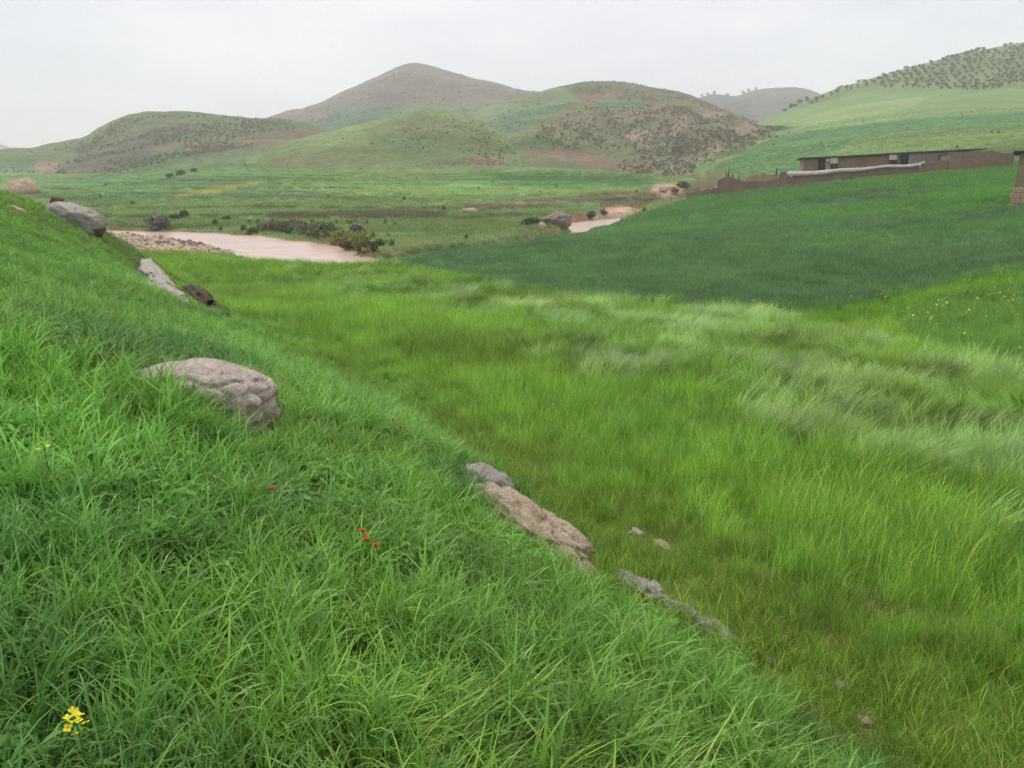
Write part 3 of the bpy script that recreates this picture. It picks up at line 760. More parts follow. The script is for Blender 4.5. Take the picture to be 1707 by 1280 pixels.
# ------------------------------------------------------------------ farm buildings
m, t, b = new_mat('brown_mud_brick')
def brick_mat(name, c1, c2, mortar, sc):
    m, t, b = new_mat(name)
    br = t.nodes.new('ShaderNodeTexBrick')
    tcn = t.nodes.new('ShaderNodeTexCoord')
    mpn = t.nodes.new('ShaderNodeMapping'); mpn.inputs['Rotation'].default_value = (math.pi / 2, 0, 0)
    t.links.new(tcn.outputs['Object'], mpn.inputs[0]); t.links.new(mpn.outputs[0], br.inputs[0])
    br.inputs['Color1'].default_value = (*c1, 1); br.inputs['Color2'].default_value = (*c2, 1); br.inputs['Mortar'].default_value = (*mortar, 1)
    br.inputs['Scale'].default_value = sc; br.inputs['Mortar Size'].default_value = 0.03
    n = noise_node(t, 0.8, 5, 0.65)
    t.links.new(mulcol(t, br.outputs[0], ramp(t, n.outputs[0], [(0.3, 0.72), (0.7, 1.22)])), b.inputs['Base Color'])
    b.inputs['Roughness'].default_value = 0.9; b.inputs['Specular IOR Level'].default_value = 0.15
    n = noise_node(t, 4, 5, 0.6); bump(t, b, n.outputs[0], 0.6, 0.05)
    return m
M_brick = brick_mat('brown_brick_wall', C(142, 114, 102), C(126, 100, 88), C(150, 130, 118), 3.0)
M_grey = brick_mat('grey_block_wall', C(152, 142, 140), C(140, 130, 128), C(150, 140, 134), 2.5)
M_stonew = brick_mat('pale_stone_wall', C(150, 132, 118), C(138, 120, 106), C(160, 146, 130), 3.0)
M_plaster = simple_mat('tan_mud_plaster', C(168, 146, 118), 0.9, 0.2, 2, 8, 0.03)
M_roof = simple_mat('dark_roof_felt', C(58, 56, 56), 0.9, 0.3, 3)
M_black = simple_mat('dark_interior_and_roof', C(34, 36, 38), 0.9, 0.2, 3)  # doorway's inner darkness as colour; also the dark door and lean-to roof
M_pale = simple_mat('pale_painted_board', C(198, 186, 174), 0.7, 0.2, 3)
M_door = simple_mat('dark_red_wood', C(84, 58, 54), 0.8, 0.3, 5)
M_teal = simple_mat('weathered_teal_frame', C(66, 88, 88), 0.7, 0.2, 5)
M_sheet = simple_mat('white_plastic_sheet', C(206, 196, 194), 0.6, 0.16, 1.5, 3, 0.06)
M_wood = simple_mat('dry_grey_wood', C(86, 74, 62), 0.9, 0.3, 8)
M_stoneb = rock_mat('tan_foundation_stone', C(178, 152, 124), C(206, 184, 154), C(150, 110, 84), 2.0)

def prism(name, bot, top, thick, e2, mat, parent=None):
    """wall following points: bot, top = lists of xyz along it; thick along e2"""
    n = len(bot); vv = []
    for k in (0, 1):
        for P in (bot, top):
            for q in P:
                vv.append(np.array(q) + e2 * thick * k)
    ff = []
    B0, T0, B1, T1 = 0, n, 2 * n, 3 * n
    for i in range(n - 1):
        ff += [(B0 + i, B0 + i + 1, T0 + i + 1, T0 + i), (B1 + i + 1, B1 + i, T1 + i, T1 + i + 1), (T0 + i, T0 + i + 1, T1 + i + 1, T1 + i), (B0 + i + 1, B0 + i, B1 + i, B1 + i + 1)]
    ff += [(B0, T0, T1, B1), (B0 + n - 1, B1 + n - 1, T1 + n - 1, T0 + n - 1)]
    return mesh_obj(name, vv, ff, mat, parent)
WALLY = lambda px: np.interp(px, [1145, 1200, 1330, 1450, 1580, 1690], [108, 105, 101, 98, 96, 94])
Ubk = np.array([0.10, 0.995, 0])
def wall_thing(name, label, pts, mat, thick=0.4, dY=0.0):
    top = [at(px, py, WALLY(px) + dY) for px, py in pts]
    bot = [(p[0], p[1], G1(p[0], p[1]) - 0.5) for p in top]
    o = prism(name, bot, top, thick, Ubk, mat)
    tag(o, label, 'wall'); return o
def jag(pts, step=6, amp=0.5, seed=0):
    r_ = random.Random(seed); P = np.array(pts, float); xs = np.arange(P[0, 0], P[-1, 0], step)
    return [(float(x), float(np.interp(x, P[:, 0], P[:, 1]) + r_.uniform(-amp, amp))) for x in xs] + [tuple(pts[-1])]
wall_thing('brick_wall', 'low broken brown brick wall at the left end of the farmyard', jag([(1145, 322), (1170, 318), (1196, 313)], 4, 1.0, 1), M_brick)
wall_thing('brick_wall', 'long brown brick yard wall below the white sheet', jag([(1197, 301), (1204, 297), (1216, 295), (1226, 299), (1242, 303), (1270, 302.5), (1297, 298), (1299, 287.5), (1318, 285.5), (1340, 291), (1440, 282), (1520, 275), (1552, 271), (1583, 267.5)], 5, 0.4, 2), M_brick)
wall_thing('brick_wall', 'tall brown brick wall at the right end of the farmyard', jag([(1584, 254), (1620, 253), (1660, 252), (1672, 256), (1692, 255)], 8, 0.4, 3), M_brick, 0.4, -0.15)
# rubble between wall and sticks
wall_thing('rubble_heap', 'rough pile of pale rubble behind the left part of the yard wall', jag([(1243, 297), (1252, 292), (1262, 294), (1272, 290), (1282, 293), (1296, 293)], 3, 1.2, 4), M_plaster, 0.6, 0.7)['category'] = 'rubble'
# sticks and posts standing behind the wall
def stick_fence():
    base = at(1255, 303, WALLY(1255) + 1.5)
    root = empty('stick_fence', (base[0], base[1], base[2]))
    tag(root, 'ragged fence of dark posts and dry branches behind the left yard wall', 'fence')
    r_ = random.Random(5)
    items = [(1212, 300, 1216, 279, .09), (1214, 300, 1209, 283, .06), (1219, 302, 1222, 291, .12), (1229, 303, 1230, 283, .04), (1231, 305, 1232, 296, .10), (1270, 303, 1270, 288, .07), (1295, 300, 1295, 281, .14), (1248, 303, 1250, 295, .08), (1284, 302, 1285, 292, .06)]
    for x0, y0, x1, y1, rr_ in items:
        Y = WALLY(x0) + 1.5
        a, bb = at(x0, y0 + 6, Y), at(x1, y1, Y)
        tube('post', [a - base, (a + bb) / 2 - base + np.array([r_.uniform(-.1, .1), 0, 0]), bb - base], [rr_, rr_ * .9, rr_ * .6], M_wood, root)
    for i in range(4):
        x0 = 1250 + i * 12; Y = WALLY(x0) + 1.6
        tube('rail', [at(x0, 294 + r_.uniform(-2, 2), Y) - base, at(x0 + 14, 292 + r_.uniform(-2, 2), Y) - base], [.05, .04], M_wood, root)
def tube(name, pts, radii, mat, parent=None, seg=7, cap=True):
    pts = [np.asarray(p, float) for p in pts]; vv, ff = [], []
    up = np.array([0, 0, 1.0])
    for i, p in enumerate(pts):
        d = pts[min(i + 1, len(pts) - 1)] - pts[max(i - 1, 0)]; d /= np.linalg.norm(d) + 1e-9
        a = np.cross(d, up if abs(d[2]) < 0.9 else np.array([1.0, 0, 0])); a /= np.linalg.norm(a); bb = np.cross(d, a)
        for k in range(seg):
            an = 2 * math.pi * k / seg
            vv.append(p + radii[i] * (math.cos(an) * a + math.sin(an) * bb))
    for i in range(len(pts) - 1):
        for k in range(seg):
            ff.append((i * seg + k, i * seg + (k + 1) % seg, (i + 1) * seg + (k + 1) % seg, (i + 1) * seg + k))
    if cap:
        ff.append(tuple(range(seg))[::-1]); ff.append(tuple((len(pts) - 1) * seg + k for k in range(seg)))
    return mesh_obj(name, vv, ff, mat, parent, True)
stick_fence()
# white sheet draped along the wall
pts, rad = [], []
for i, px in enumerate(np.linspace(1312, 1542, 60)):
    k = i / 59
    py = np.interp(px, [1312, 1330, 1380, 1440, 1480, 1520, 1532, 1542], [290.5, 290.3, 287, 282, 278, 276.5, 275, 271])
    pts.append(at(px, py, WALLY(px) - 0.15)); rad.append(0.78 * np.interp(px, [1312, 1318, 1330, 1420, 1460, 1530, 1542], [.28, .40, .36, .30, .22, .24, .12]) * (1 + 0.10 * math.sin(i * 2.1) * math.sin(i * .7)))
sh = tube('plastic_sheet', pts, rad, M_sheet, None, 10)
r_ = random.Random(12)
for v_ in sh.data.vertices:
    v_.co.z += r_.uniform(-.025, .025) + 0.04 * math.sin(v_.co.x * 1.3); v_.co.y += r_.uniform(-.05, .05)
tag(sh, 'long roll of white plastic sheet laid along the brick yard wall', 'sheet')
o = tube('loose_end', [at(1530, 274, WALLY(1530) - .2), at(1534, 277, WALLY(1530) - .3), at(1533, 282, WALLY(1530) - .35)], [.15, .12, .05], M_sheet, sh)
o = tube('loose_end', [at(1318, 293, WALLY(1318) - .35), at(1321, 297, WALLY(1318) - .45)], [.15, .05], M_sheet, sh)

# the long house
HY = lambda px: np.interp(px, [1340, 1660], [109.0, 103.0])
RY = lambda px: np.interp(px, [1330, 1400, 1500, 1600, 1660], [263.5, 260.5, 254.5, 250.0, 247.5])
Pa = at(1341, RY(1341), HY(1341)); Pb = at(1590, RY(1590), HY(1590))
e1 = (Pb - Pa); e1[2] = 0; e1 /= np.linalg.norm(e1); e2 = np.array([-e1[1], e1[0], 0.0])
hroot = empty('house', (Pa[0], Pa[1], Pa[2] - 3.0))
tag(hroot, 'long low flat roofed brown brick farmhouse behind the yard wall', 'house')
hb = np.array(hroot.location)
def fac(px, py, dn=0.0):
    """point on the facade plane, dn metres proud of it"""
    d = ray(px, py); n_ = -e2
    q0 = Pa + n_ * dn
    tt = np.dot(q0, n_) / np.dot(d, n_)
    return d * tt
def fquad(name, px0, px1, py0a, py0b, py1a, py1b, dn, mat, parent, thick=0.12):
    P = [fac(px0, py1a, dn), fac(px1, py1b, dn), fac(px1, py0b, dn), fac(px0, py0a, dn)]
    vv = [p_ - hb for p_ in P] + [p_ - hb + e2 * thick for p_ in P]
    return mesh_obj(name, vv, [(0, 1, 2, 3), (5, 4, 7, 6), (3, 2, 6, 7), (1, 0, 4, 5), (2, 1, 5, 6), (0, 3, 7, 4)], mat, parent)
def hwall(name, px0, px1, mat, depth=5.0, dn=0.0, drop=0.0):
    tops = [fac(px, RY(px) + 1.2 + drop, dn) - hb for px in np.linspace(px0, px1, 6)]
    bots = [(q[0], q[1], q[2] - 3.3) for q in tops]
    return prism(name, bots, tops, depth, e2, mat, hroot)
hwall('wall', 1341, 1515.5, M_brick)
o = hwall('wall', 1516, 1592, M_grey, 5.0, 0.15); o['label'] = 'grey block wall of the right part of the house'
q0, q1 = Pa - hb, None
endw = prism('end_wall', [(Pa[0] - hb[0], Pa[1] - hb[1], -0.3), tuple(e2[:2] * 5.0 + (Pa - hb)[:2]) + (-0.3,)], [(Pa[0] - hb[0], Pa[1] - hb[1], 2.85), tuple(e2[:2] * 5.0 + (Pa - hb)[:2]) + (2.85,)], 0.12, -e1, M_plaster, hroot)
tops = [fac(px, RY(px), 0.35) - hb for px in np.linspace(1334, 1600, 8)]
roof = prism('roof', [q - np.array([0, 0, 0.22]) for q in tops], tops, 6.0, e2, M_roof, hroot)
tops = [fac(px, RY(px) - 0.2, 0.5) - hb for px in np.linspace(1598, 1646, 5)]
prism('lean_to_roof', [q - np.array([0, 0, 0.38 - 0.07 * i]) for i, q in enumerate(tops)], tops, 4.0, e2, M_black, hroot)
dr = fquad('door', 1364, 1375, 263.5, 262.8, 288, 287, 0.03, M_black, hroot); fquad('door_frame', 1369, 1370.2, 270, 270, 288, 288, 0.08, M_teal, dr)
fquad('wall_patch', 1376.5, 1383, 262.5, 262, 287, 286.5, 0.05, M_plaster, hroot)
pn = fquad('awning_panel', 1384, 1396.5, 262.5, 261.8, 273, 272.5, 0.30, M_pale, hroot)
for x0, x1 in ((1384.5, 1390), (1392, 1396.5)): fquad('shutter', x0, x1, 273.4, 273, 283, 282.5, 0.06, M_door, hroot)
pn = fquad('awning_panel', 1482.5, 1495, 255.8, 255.2, 267, 266.5, 0.30, M_pale, hroot)
fquad('shutter', 1482, 1496, 267.3, 266.8, 275, 274.5, 0.06, M_door, hroot)
dr = fquad('doorway', 1500.5, 1514, 254.8, 254, 277, 276, 0.06, M_black, hroot)  # near-black panel on the facade in place of a shaded opening
for x0, x1, y0, y1 in ((1502, 1503, 256, 276), (1507.5, 1508.5, 256, 276), (1502, 1513, 262.5, 263.6)): fquad('door_frame', x0, x1, y0, y0, y1, y1, 0.12, M_teal, dr)
o = tube('satellite_dish', [np.array(fac(1380, 268.3, 0.10)) - hb, np.array(fac(1380, 268.3, 0.22)) - hb, np.array(fac(1380, 268.3, 0.34)) - hb], [.08, .12, .22], M_sheet, hroot, 12)
fquad('shed_panel', 1569, 1582, 259, 257, 268, 267, 0.9, M_plaster, hroot, 1.0)
fquad('shed_roof', 1566, 1584, 258.6, 256.2, 259.6, 257.2, 1.1, M_roof, hroot, 1.2)
pt = fac(1543, 272, 1.2)
o = tube('pole', [fac(1543, 290, 1.2), fac(1543, 251, 1.2)], [.07, .05], M_wood); tag(o, 'thin wooden pole standing in the yard before the grey house wall', 'pole')
# near barn at the right edge
By = 58.0
q = at(1689, 326, By); zt = at(1689, 256, By)[2]; zg = G1(q[0], q[1])
broot = empty('barn', (q[0], q[1], zg)); tag(broot, 'corner of a pale brick barn on a stone footing at the right edge', 'barn')
be1 = np.array([0.835, -0.55, 0]); be2 = np.array([0.55, 0.835, 0])
hgt_b = zt - zg
zst = at(1689, 312, By)[2] - zg
prism('wall', [(0, 0, zst - 0.05), tuple(be1 * 9 + np.array([0, 0, zst - .05]))], [(0, 0, hgt_b), tuple(be1 * 9 + np.array([0, 0, hgt_b]))], 7.0, be2, M_stonew, broot)
prism('footing', [(-0.20, -0.1, -1.0), tuple(be1 * 9.2 + np.array([-.1, -.1, -1.0]))], [(-0.20, -0.1, zst - 0.06), tuple(be1 * 9.2 + np.array([-.1, -.1, zst - 0.06]))], 7.3, be2, M_plaster, broot)
r_ = random.Random(3)
for row in range(4):
    x = -0.28 + 0.1 * (row % 2)
    while x < 2.2:
        w_ = r_.uniform(.24, .42); hh = (zst - 0.02) / 4
        c0 = be1 * (x + w_ / 2) + np.array([0, -0.13, row * hh + hh / 2]) + be2 * -0.06
        bmx = bmesh.new(); bmesh.ops.create_cube(bmx, size=1.0)
        bmesh.ops.bevel(bmx, geom=bmx.edges[:], offset=0.12, segments=1, affect='EDGES')
        for v in bmx.verts: v.co = Vector((v.co.x * w_ * .93, v.co.y * .22, v.co.z * hh * .9))
        me = bpy.data.meshes.new('stone'); bmx.to_mesh(me); bmx.free(); me.materials.append(M_stoneb)
        o = bpy.data.objects.new('stone', me); o.location = c0; o.rotation_euler = (0, 0, math.atan2(be1[1], be1[0])); link(o, broot)
        x += w_
prism('roof', [tuple(be1 * -0.4 + be2 * -0.4 + np.array([0, 0, hgt_b + 0.003])), tuple(be1 * 9.4 + be2 * -0.4 + np.array([0, 0, hgt_b + 0.1]))], [tuple(be1 * -0.4 + be2 * -0.4 + np.array([0, 0, hgt_b + 0.16])), tuple(be1 * 9.4 + be2 * -0.4 + np.array([0, 0, hgt_b + 0.26]))], 7.8, be2, M_roof, broot)

# ------------------------------------------------------------------ leafy plants: shared builders
def leaf_cloud(seed, n, size, lobes, flat=0.8):
    """many small leaf faces spread through lumpy lobes [(x,y,z,r)], unit: metres"""
    r_ = np.random.RandomState(seed)
    vv, ff, bv = [], [], []
    w_ = np.array([l[3] ** 2 for l in lobes]); w_ = w_ / w_.sum()
    for i in range(n):
        lx, ly, lz, lr = lobes[r_.choice(len(lobes), p=w_)]
        d = r_.normal(size=3); d /= np.linalg.norm(d)
        rad = lr * (0.55 + 0.5 * r_.rand() ** 0.6)
        c = np.array([lx, ly, lz]) + d * rad * np.array([1, 1, flat])
        if c[2] < 0.02: c[2] = 0.02 + 0.1 * r_.rand()
        nrm = d * 0.7 + r_.normal(size=3) * 0.6; nrm /= np.linalg.norm(nrm)
        a = np.cross(nrm, r_.normal(size=3)); a /= np.linalg.norm(a); b_ = np.cross(nrm, a)
        s = size * r_.uniform(0.6, 1.4)
        o = len(vv)
        vv += [c - a * s, c + b_ * s * 0.5, c + a * s, c - b_ * s * 0.5]
        ff.append((o, o + 1, o + 2, o + 3)); bv.append(r_.rand())
    return vv, ff, bv
def add_bv(me, bv):
    a = me.attributes.new('bv', 'FLOAT', 'FACE'); a.data.foreach_set('value', np.array(bv, np.float32))
def tree_mesh(name, seed, n, size, lobes, trunk, mats, flat=0.8):
    """one mesh: leaves (slot 0) and trunk with limbs (slot 1)"""
    vv, ff, bv = leaf_cloud(seed, n, size, lobes, flat)
    nl = len(ff)
    for pts, rads in trunk:
        o = len(vv)
        for p_, rd in zip(pts, rads):
            for k in range(5):
                vv.append(np.array(p_) + rd * np.array([math.cos(k * 1.2566), math.sin(k * 1.2566), 0]))
        for i in range(len(pts) - 1):
            for k in range(5):
                ff.append((o + i * 5 + k, o + i * 5 + (k + 1) % 5, o + (i + 1) * 5 + (k + 1) % 5, o + (i + 1) * 5 + k)); bv.append(0.5)
    me = bpy.data.meshes.new(name); me.from_pydata([tuple(v) for v in vv], [], ff); me.update()
    for m_ in mats: me.materials.append(m_)
    mi = np.zeros(len(ff), np.int32); mi[nl:] = 1
    me.polygons.foreach_set('material_index', mi)
    add_bv(me, bv)
    return me
def lobes_rand(seed, n, R, H):
    r_ = np.random.RandomState(seed)
    L_ = []
    for i in range(n):
        a = r_.rand() * 6.28; d = R * 0.62 * r_.rand() ** 0.5
        L_.append((math.cos(a) * d, math.sin(a) * d, H * r_.uniform(0.35, 0.8), R * r_.uniform(0.3, 0.5)))
    return L_
M_bark = simple_mat('bark', C(88, 74, 60), 0.9, 0.3, 6)
M_olive = leaf_mat('olive_leaves', False, C(104, 122, 98), 0.25)
M_bush = leaf_mat('green_bush_leaves', False, C(78, 98, 58), 0.25)
M_bush_y = leaf_mat('yellow_green_bush_leaves', False, C(128, 142, 58), 0.25)
M_bush_g = leaf_mat('grey_twiggy_bush_leaves', False, C(98, 96, 96), 0.15)
M_bush_d = leaf_mat('dark_bush_leaves', False, C(52, 72, 46), 0.2)
M_bush_b = leaf_mat('brown_bush_leaves', False, C(112, 104, 74), 0.2)

# bushes along the river and on the meadow
BUSH = [(268, 381, 40, 20, 'g', 'dark grey twiggy bush on the far bank above the gravel bar'), (291, 366, 11, 9, 'd', 'small dark bush uphill of the grey twiggy bush'), (307, 361, 13, 9, 'd', 'slightly larger dark bush right of the small one on the slope'),
        (378, 368, 9, 8, 'd', 'tiny dark bush on the meadow above the river middle'), (421, 390, 16, 9, 'd', 'low dark bush at the water edge in the river middle'), (447, 386, 38, 16, 'b', 'brown bush at the left end of the bank thicket'),
        (478, 391, 44, 20, 'u', 'dull green bush in the bank thicket beside the brown one'), (512, 394, 38, 20, 'b', 'brownish bush halfway along the bank thicket'), (542, 399, 46, 26, 'u', 'tall dull green bush right of the thicket middle'),
        (592, 390, 34, 14, 'g', 'bluish grey bush crowning the right end of the thicket'), (566, 405, 36, 18, 'y', 'yellow green bush left of the river bend'), (600, 410, 44, 20, 'y', 'wide yellow green bush below the bluish grey bush'),
        (578, 414, 34, 16, 'b', 'brown bush at the water edge of the river bend'), (606, 416, 30, 14, 'u', 'dull green bush under the wide yellow green bush'), (627, 416, 24, 16, 'd', 'dark rounded bush at the right tip of the thicket'),
        (528, 433, 30, 8, 'd', 'dark green dome of leaves at the corner of the dark field'), (884, 378, 30, 14, 'd', 'dark bush left of the grey rock mound'), (1140, 316, 16, 12, 'd', 'round dark tree left of the farmyard wall'),
        (1125, 322, 12, 8, 'b', 'small brownish bush by the gully outcrop'), (496, 376, 22, 10, 'b', 'pale brown bush above the thicket'), (1008, 358, 14, 8, 'u', 'green bush beside the narrow upstream water'), (985, 362, 12, 9, 'd', 'dark bush between grey mound and upstream water'),
        (283, 296, 12, 6, 'd', 'small dark shrub on the left meadow terrace edge'), (300, 292, 14, 7, 'd', 'dark shrub in the middle of the left terrace edge'), (324, 287, 9, 6, 'd', 'farthest dark shrub of the left terrace edge'), (640, 408, 18, 8, 'u', 'low green tuft bush past the thicket tip')]
BM = {'g': M_bush_g, 'd': M_bush_d, 'u': M_bush, 'y': M_bush_y, 'b': M_bush_b}
for i, (px, py, w_, h_, k, lab) in enumerate(BUSH):
    p = hit(px, py, 0, 36)
    s = p[1] / FPX; W_, H_ = w_ * s * 1.25, h_ * s * 1.15
    lob = [(x_ * W_, y_ * W_ * 0.7, z_ * H_, r0 * min(W_, H_ * 1.3)) for x_, y_, z_, r0 in [(l[0] / 2, l[1] / 2, l[2], l[3]) for l in lobes_rand(200 + i, 9, 0.95, 0.85)]]
    trunk = [([(0, 0, -0.2), (x_ * .5, y_ * .5, z_ * .5), (x_, y_, z_)], (0.05, 0.035, 0.015)) for x_, y_, z_, _ in lob[:5]]
    me = tree_mesh('bush', 300 + i, 620, 0.026 * (W_ + H_) + 0.05, lob, trunk, [BM[k], M_bark])
    o = bpy.data.objects.new('bush', me); o.location = (p[0], p[1], p[2] - 0.1); link(o)
    tag(o, lab, 'bush' if 'tree' not in lab else 'tree', 'bushes of the river bank and meadow')

# olive grove on the right-hand hill
olive_me = []
for k in range(4):
    lob = lobes_rand(400 + k, 7, 2.0, 3.4)
    tr = [([(0, 0, -0.8), (0.05, 0, 0.6), (0.1, 0.05, 1.3)], (0.26, 0.2, 0.16))] + [([(0.1, 0.05, 1.2), (x_ * .7, y_ * .7, z_ * .8)], (0.1, 0.04)) for x_, y_, z_, _ in lob[:4]]
    olive_me.append(tree_mesh('olive_tree', 410 + k, 190, 0.34, lob, tr, [M_olive, M_bark], 0.75))
GROVE = [(1345, 176), (1372, 160), (1440, 138), (1500, 120), (1560, 104), (1625, 82), (1655, 84), (1707, 74), (1790, 70), (1790, 150), (1707, 140), (1640, 152), (1560, 150), (1500, 148), (1440, 144), (1390, 158), (1360, 174)]
gxs, gys = np.meshgrid(np.arange(100, 460, 4.6), np.arange(330, 640, 5.8))
ang = 0.35
cxg, cyg = gxs - 280, gys - 480
ox = (cxg * math.cos(ang) - cyg * math.sin(ang) + 280).ravel(); oy = (cxg * math.sin(ang) + cyg * math.cos(ang) + 480).ravel()
rs = np.random.RandomState(4)
ox += rs.uniform(-.9, .9, ox.size); oy += rs.uniform(-.7, .7, oy.size)
oz = G(ox, oy)
opx, opy = proj(ox, oy, oz)
keep = (poly_sd(GROVE, opx, opy) < 0) & (oy < 535) & (opx < 1735) & (rs.rand(ox.size) > 0.08)
ids = np.where(keep)[0]
ids = ids[np.argsort(oy[ids])]
extra = []
for n_, i in enumerate(ids):
    s = rs.uniform(0.5, 0.88)
    if n_ < 300:
        o = bpy.data.objects.new('olive_tree', olive_me[n_ % 4]); o.location = (ox[i], oy[i], oz[i]); o.scale = (s, s, s * rs.uniform(.72, .95)); o.rotation_euler = (0, 0, rs.rand() * 6.28)
        link(o); tag(o, 'grey green olive tree in the planted rows on the right hill', 'olive tree', 'olive trees in rows on the right hill')
    else: extra.append((ox[i], oy[i], oz[i], s))
print('olive trees', len(ids))
# scattered trees on the skyline between the hills
M_fart = leaf_mat('grey_green_tree_leaves', False, C(78, 90, 76), 0.2)
SKYT = [(1168, 163, 8, 9, 'first tree at the left end of the hazy gap skyline'), (1178, 160, 9, 10, 'bushy tree near the left end of the hazy gap skyline'), (1190, 159, 10, 10, 'rounded tree left of the low point on the hazy ridge'), (1213, 161, 9, 7, 'low tree in the dip of the hazy ridge'),
        (1238, 157, 9, 12, 'tall thin tree right of the dip in the hazy ridge'), (1247, 154, 9, 13, 'tallest tree on the hazy ridge'), (1258, 152, 8, 9, 'tree on the shoulder of the hazy round hill'), (1318, 155, 14, 12, 'broad dark tree where the hazy hill meets the olive slope'),
        (1332, 160, 14, 16, 'high crowned dark tree beside the broad one at the slope foot'), (1345, 163, 13, 13, 'dark tree leading the climb of the olive slope'), (1308, 172, 12, 9, 'lower dark tree beneath the broad slope foot tree'), (1326, 178, 11, 8, 'small tree on the grass below the slope foot group')]
for i, (px, py, w_, h_, lab) in enumerate(SKYT):
    if px > 1300:
        p = None; k_ = 0
        while p is None and k_ < 40:
            p = hit(px, py + k_, 0, 380); k_ += 2
    else:
        V_ = HILLS['hazy grey hill in the gap between slopes'][0]; pq, pw = proj(V_[:, 0], V_[:, 1], V_[:, 2])
        c_ = np.where(np.abs(pq - px) < 3)[0]; p = V_[c_[np.argmin(pw[c_])]].copy(); p[2] -= 0.8
    s = p[1] / FPX; W_, H_ = w_ * s * .8, h_ * s * .65
    lob = [(x_ * W_ / 2, y_ * W_ / 2, H_ * (z_ - .12), W_ * .62 * r0) for x_, y_, z_, r0 in lobes_rand(500 + i, 8, 1.0, 1.0)]
    tr = [([(0, 0, -2 * s), (0, 0, H_ * .4), (0, 0, H_ * .75)], (W_ * .05, W_ * .04, W_ * .02))] + [([(0, 0, H_ * .3), (x_, y_, z_)], (W_ * .03, W_ * .01)) for x_, y_, z_, _ in lob[:4]]
    me = tree_mesh('tree', 520 + i, 260, 0.07 * W_, lob, tr, [M_fart, M_bark])
    o = bpy.data.objects.new('tree', me); o.location = p; link(o); tag(o, lab, 'tree', 'trees on the hazy skyline')

# ------------------------------------------------------------------ scattering by geometry nodes
def tmpl_coll(name, objs):
    c = bpy.data.collections.new(name)
    for o in objs: c.objects.link(o)
    return c
def eulers(yaw, lean, phi):
    """yaw about z first, then lean by an angle towards heading phi"""
    cz, sz = np.cos(yaw), np.sin(yaw)
    Z = np.zeros_like(yaw); O = np.ones_like(yaw)
    Rz = np.stack([np.stack([cz, -sz, Z], -1), np.stack([sz, cz, Z], -1), np.stack([Z, Z, O], -1)], -2)
    kx, ky = -np.sin(phi), np.cos(phi)
    K = np.stack([np.stack([Z, Z, ky], -1), np.stack([Z, Z, -kx], -1), np.stack([-ky, kx, Z], -1)], -2)
    sl, cl = np.sin(lean)[:, None, None], np.cos(lean)[:, None, None]
    R = np.eye(3)[None] + sl * K + (1 - cl) * (K @ K)
    R = R @ Rz
    return np.stack([np.arctan2(R[:, 2, 1], R[:, 2, 2]), -np.arcsin(np.clip(R[:, 2, 0], -1, 1)), np.arctan2(R[:, 1, 0], R[:, 0, 0])], -1)
def scatter(name, pts, rot, scl, tint, pick, coll, label, cat):
    me = bpy.data.meshes.new(name)
    n = len(pts)
    me.vertices.add(n); me.vertices.foreach_set('co', np.asarray(pts, np.float32).ravel())
    a = me.attributes.new('rot', 'FLOAT_VECTOR', 'POINT'); a.data.foreach_set('vector', np.asarray(rot, np.float32).ravel())
    scl = np.asarray(scl, np.float32)
    if scl.ndim == 1: scl = np.stack([scl] * 3, 1)
    a = me.attributes.new('scl', 'FLOAT_VECTOR', 'POINT'); a.data.foreach_set('vector', scl.ravel())
    tc4 = np.ones((n, 4), np.float32); tc4[:, :3] = tint
    a = me.attributes.new('tint', 'FLOAT_COLOR', 'POINT'); a.data.foreach_set('color', tc4.ravel())
    a = me.attributes.new('pick', 'INT', 'POINT'); a.data.foreach_set('value', np.asarray(pick, np.int32))
    o = bpy.data.objects.new(name, me); link(o)
    ng = bpy.data.node_groups.new(name + '_nodes', 'GeometryNodeTree')
    ng.interface.new_socket('Geometry', in_out='INPUT', socket_type='NodeSocketGeometry')
    ng.interface.new_socket('Geometry', in_out='OUTPUT', socket_type='NodeSocketGeometry')
    gi = ng.nodes.new('NodeGroupInput'); go = ng.nodes.new('NodeGroupOutput')
    ip = ng.nodes.new('GeometryNodeInstanceOnPoints')
    ci = ng.nodes.new('GeometryNodeCollectionInfo'); ci.inputs['Collection'].default_value = coll
    ci.inputs['Separate Children'].default_value = True; ci.inputs['Reset Children'].default_value = True
    def na(nm, dt):
        q_ = ng.nodes.new('GeometryNodeInputNamedAttribute'); q_.data_type = dt; q_.inputs['Name'].default_value = nm
        return q_.outputs['Attribute']
    er_ = ng.nodes.new('FunctionNodeEulerToRotation')
    ng.links.new(na('rot', 'FLOAT_VECTOR'), er_.inputs[0])
    ng.links.new(gi.outputs[0], ip.inputs['Points']); ng.links.new(ci.outputs[0], ip.inputs['Instance'])
    ip.inputs['Pick Instance'].default_value = True
    ng.links.new(na('pick', 'INT'), ip.inputs['Instance Index'])
    ng.links.new(er_.outputs[0], ip.inputs['Rotation']); ng.links.new(na('scl', 'FLOAT_VECTOR'), ip.inputs['Scale'])
    ng.links.new(ip.outputs[0], go.inputs[0])
    md = o.modifiers.new('scatter', 'NODES'); md.node_group = ng
    tag(o, label, cat, kind='stuff')
    return o

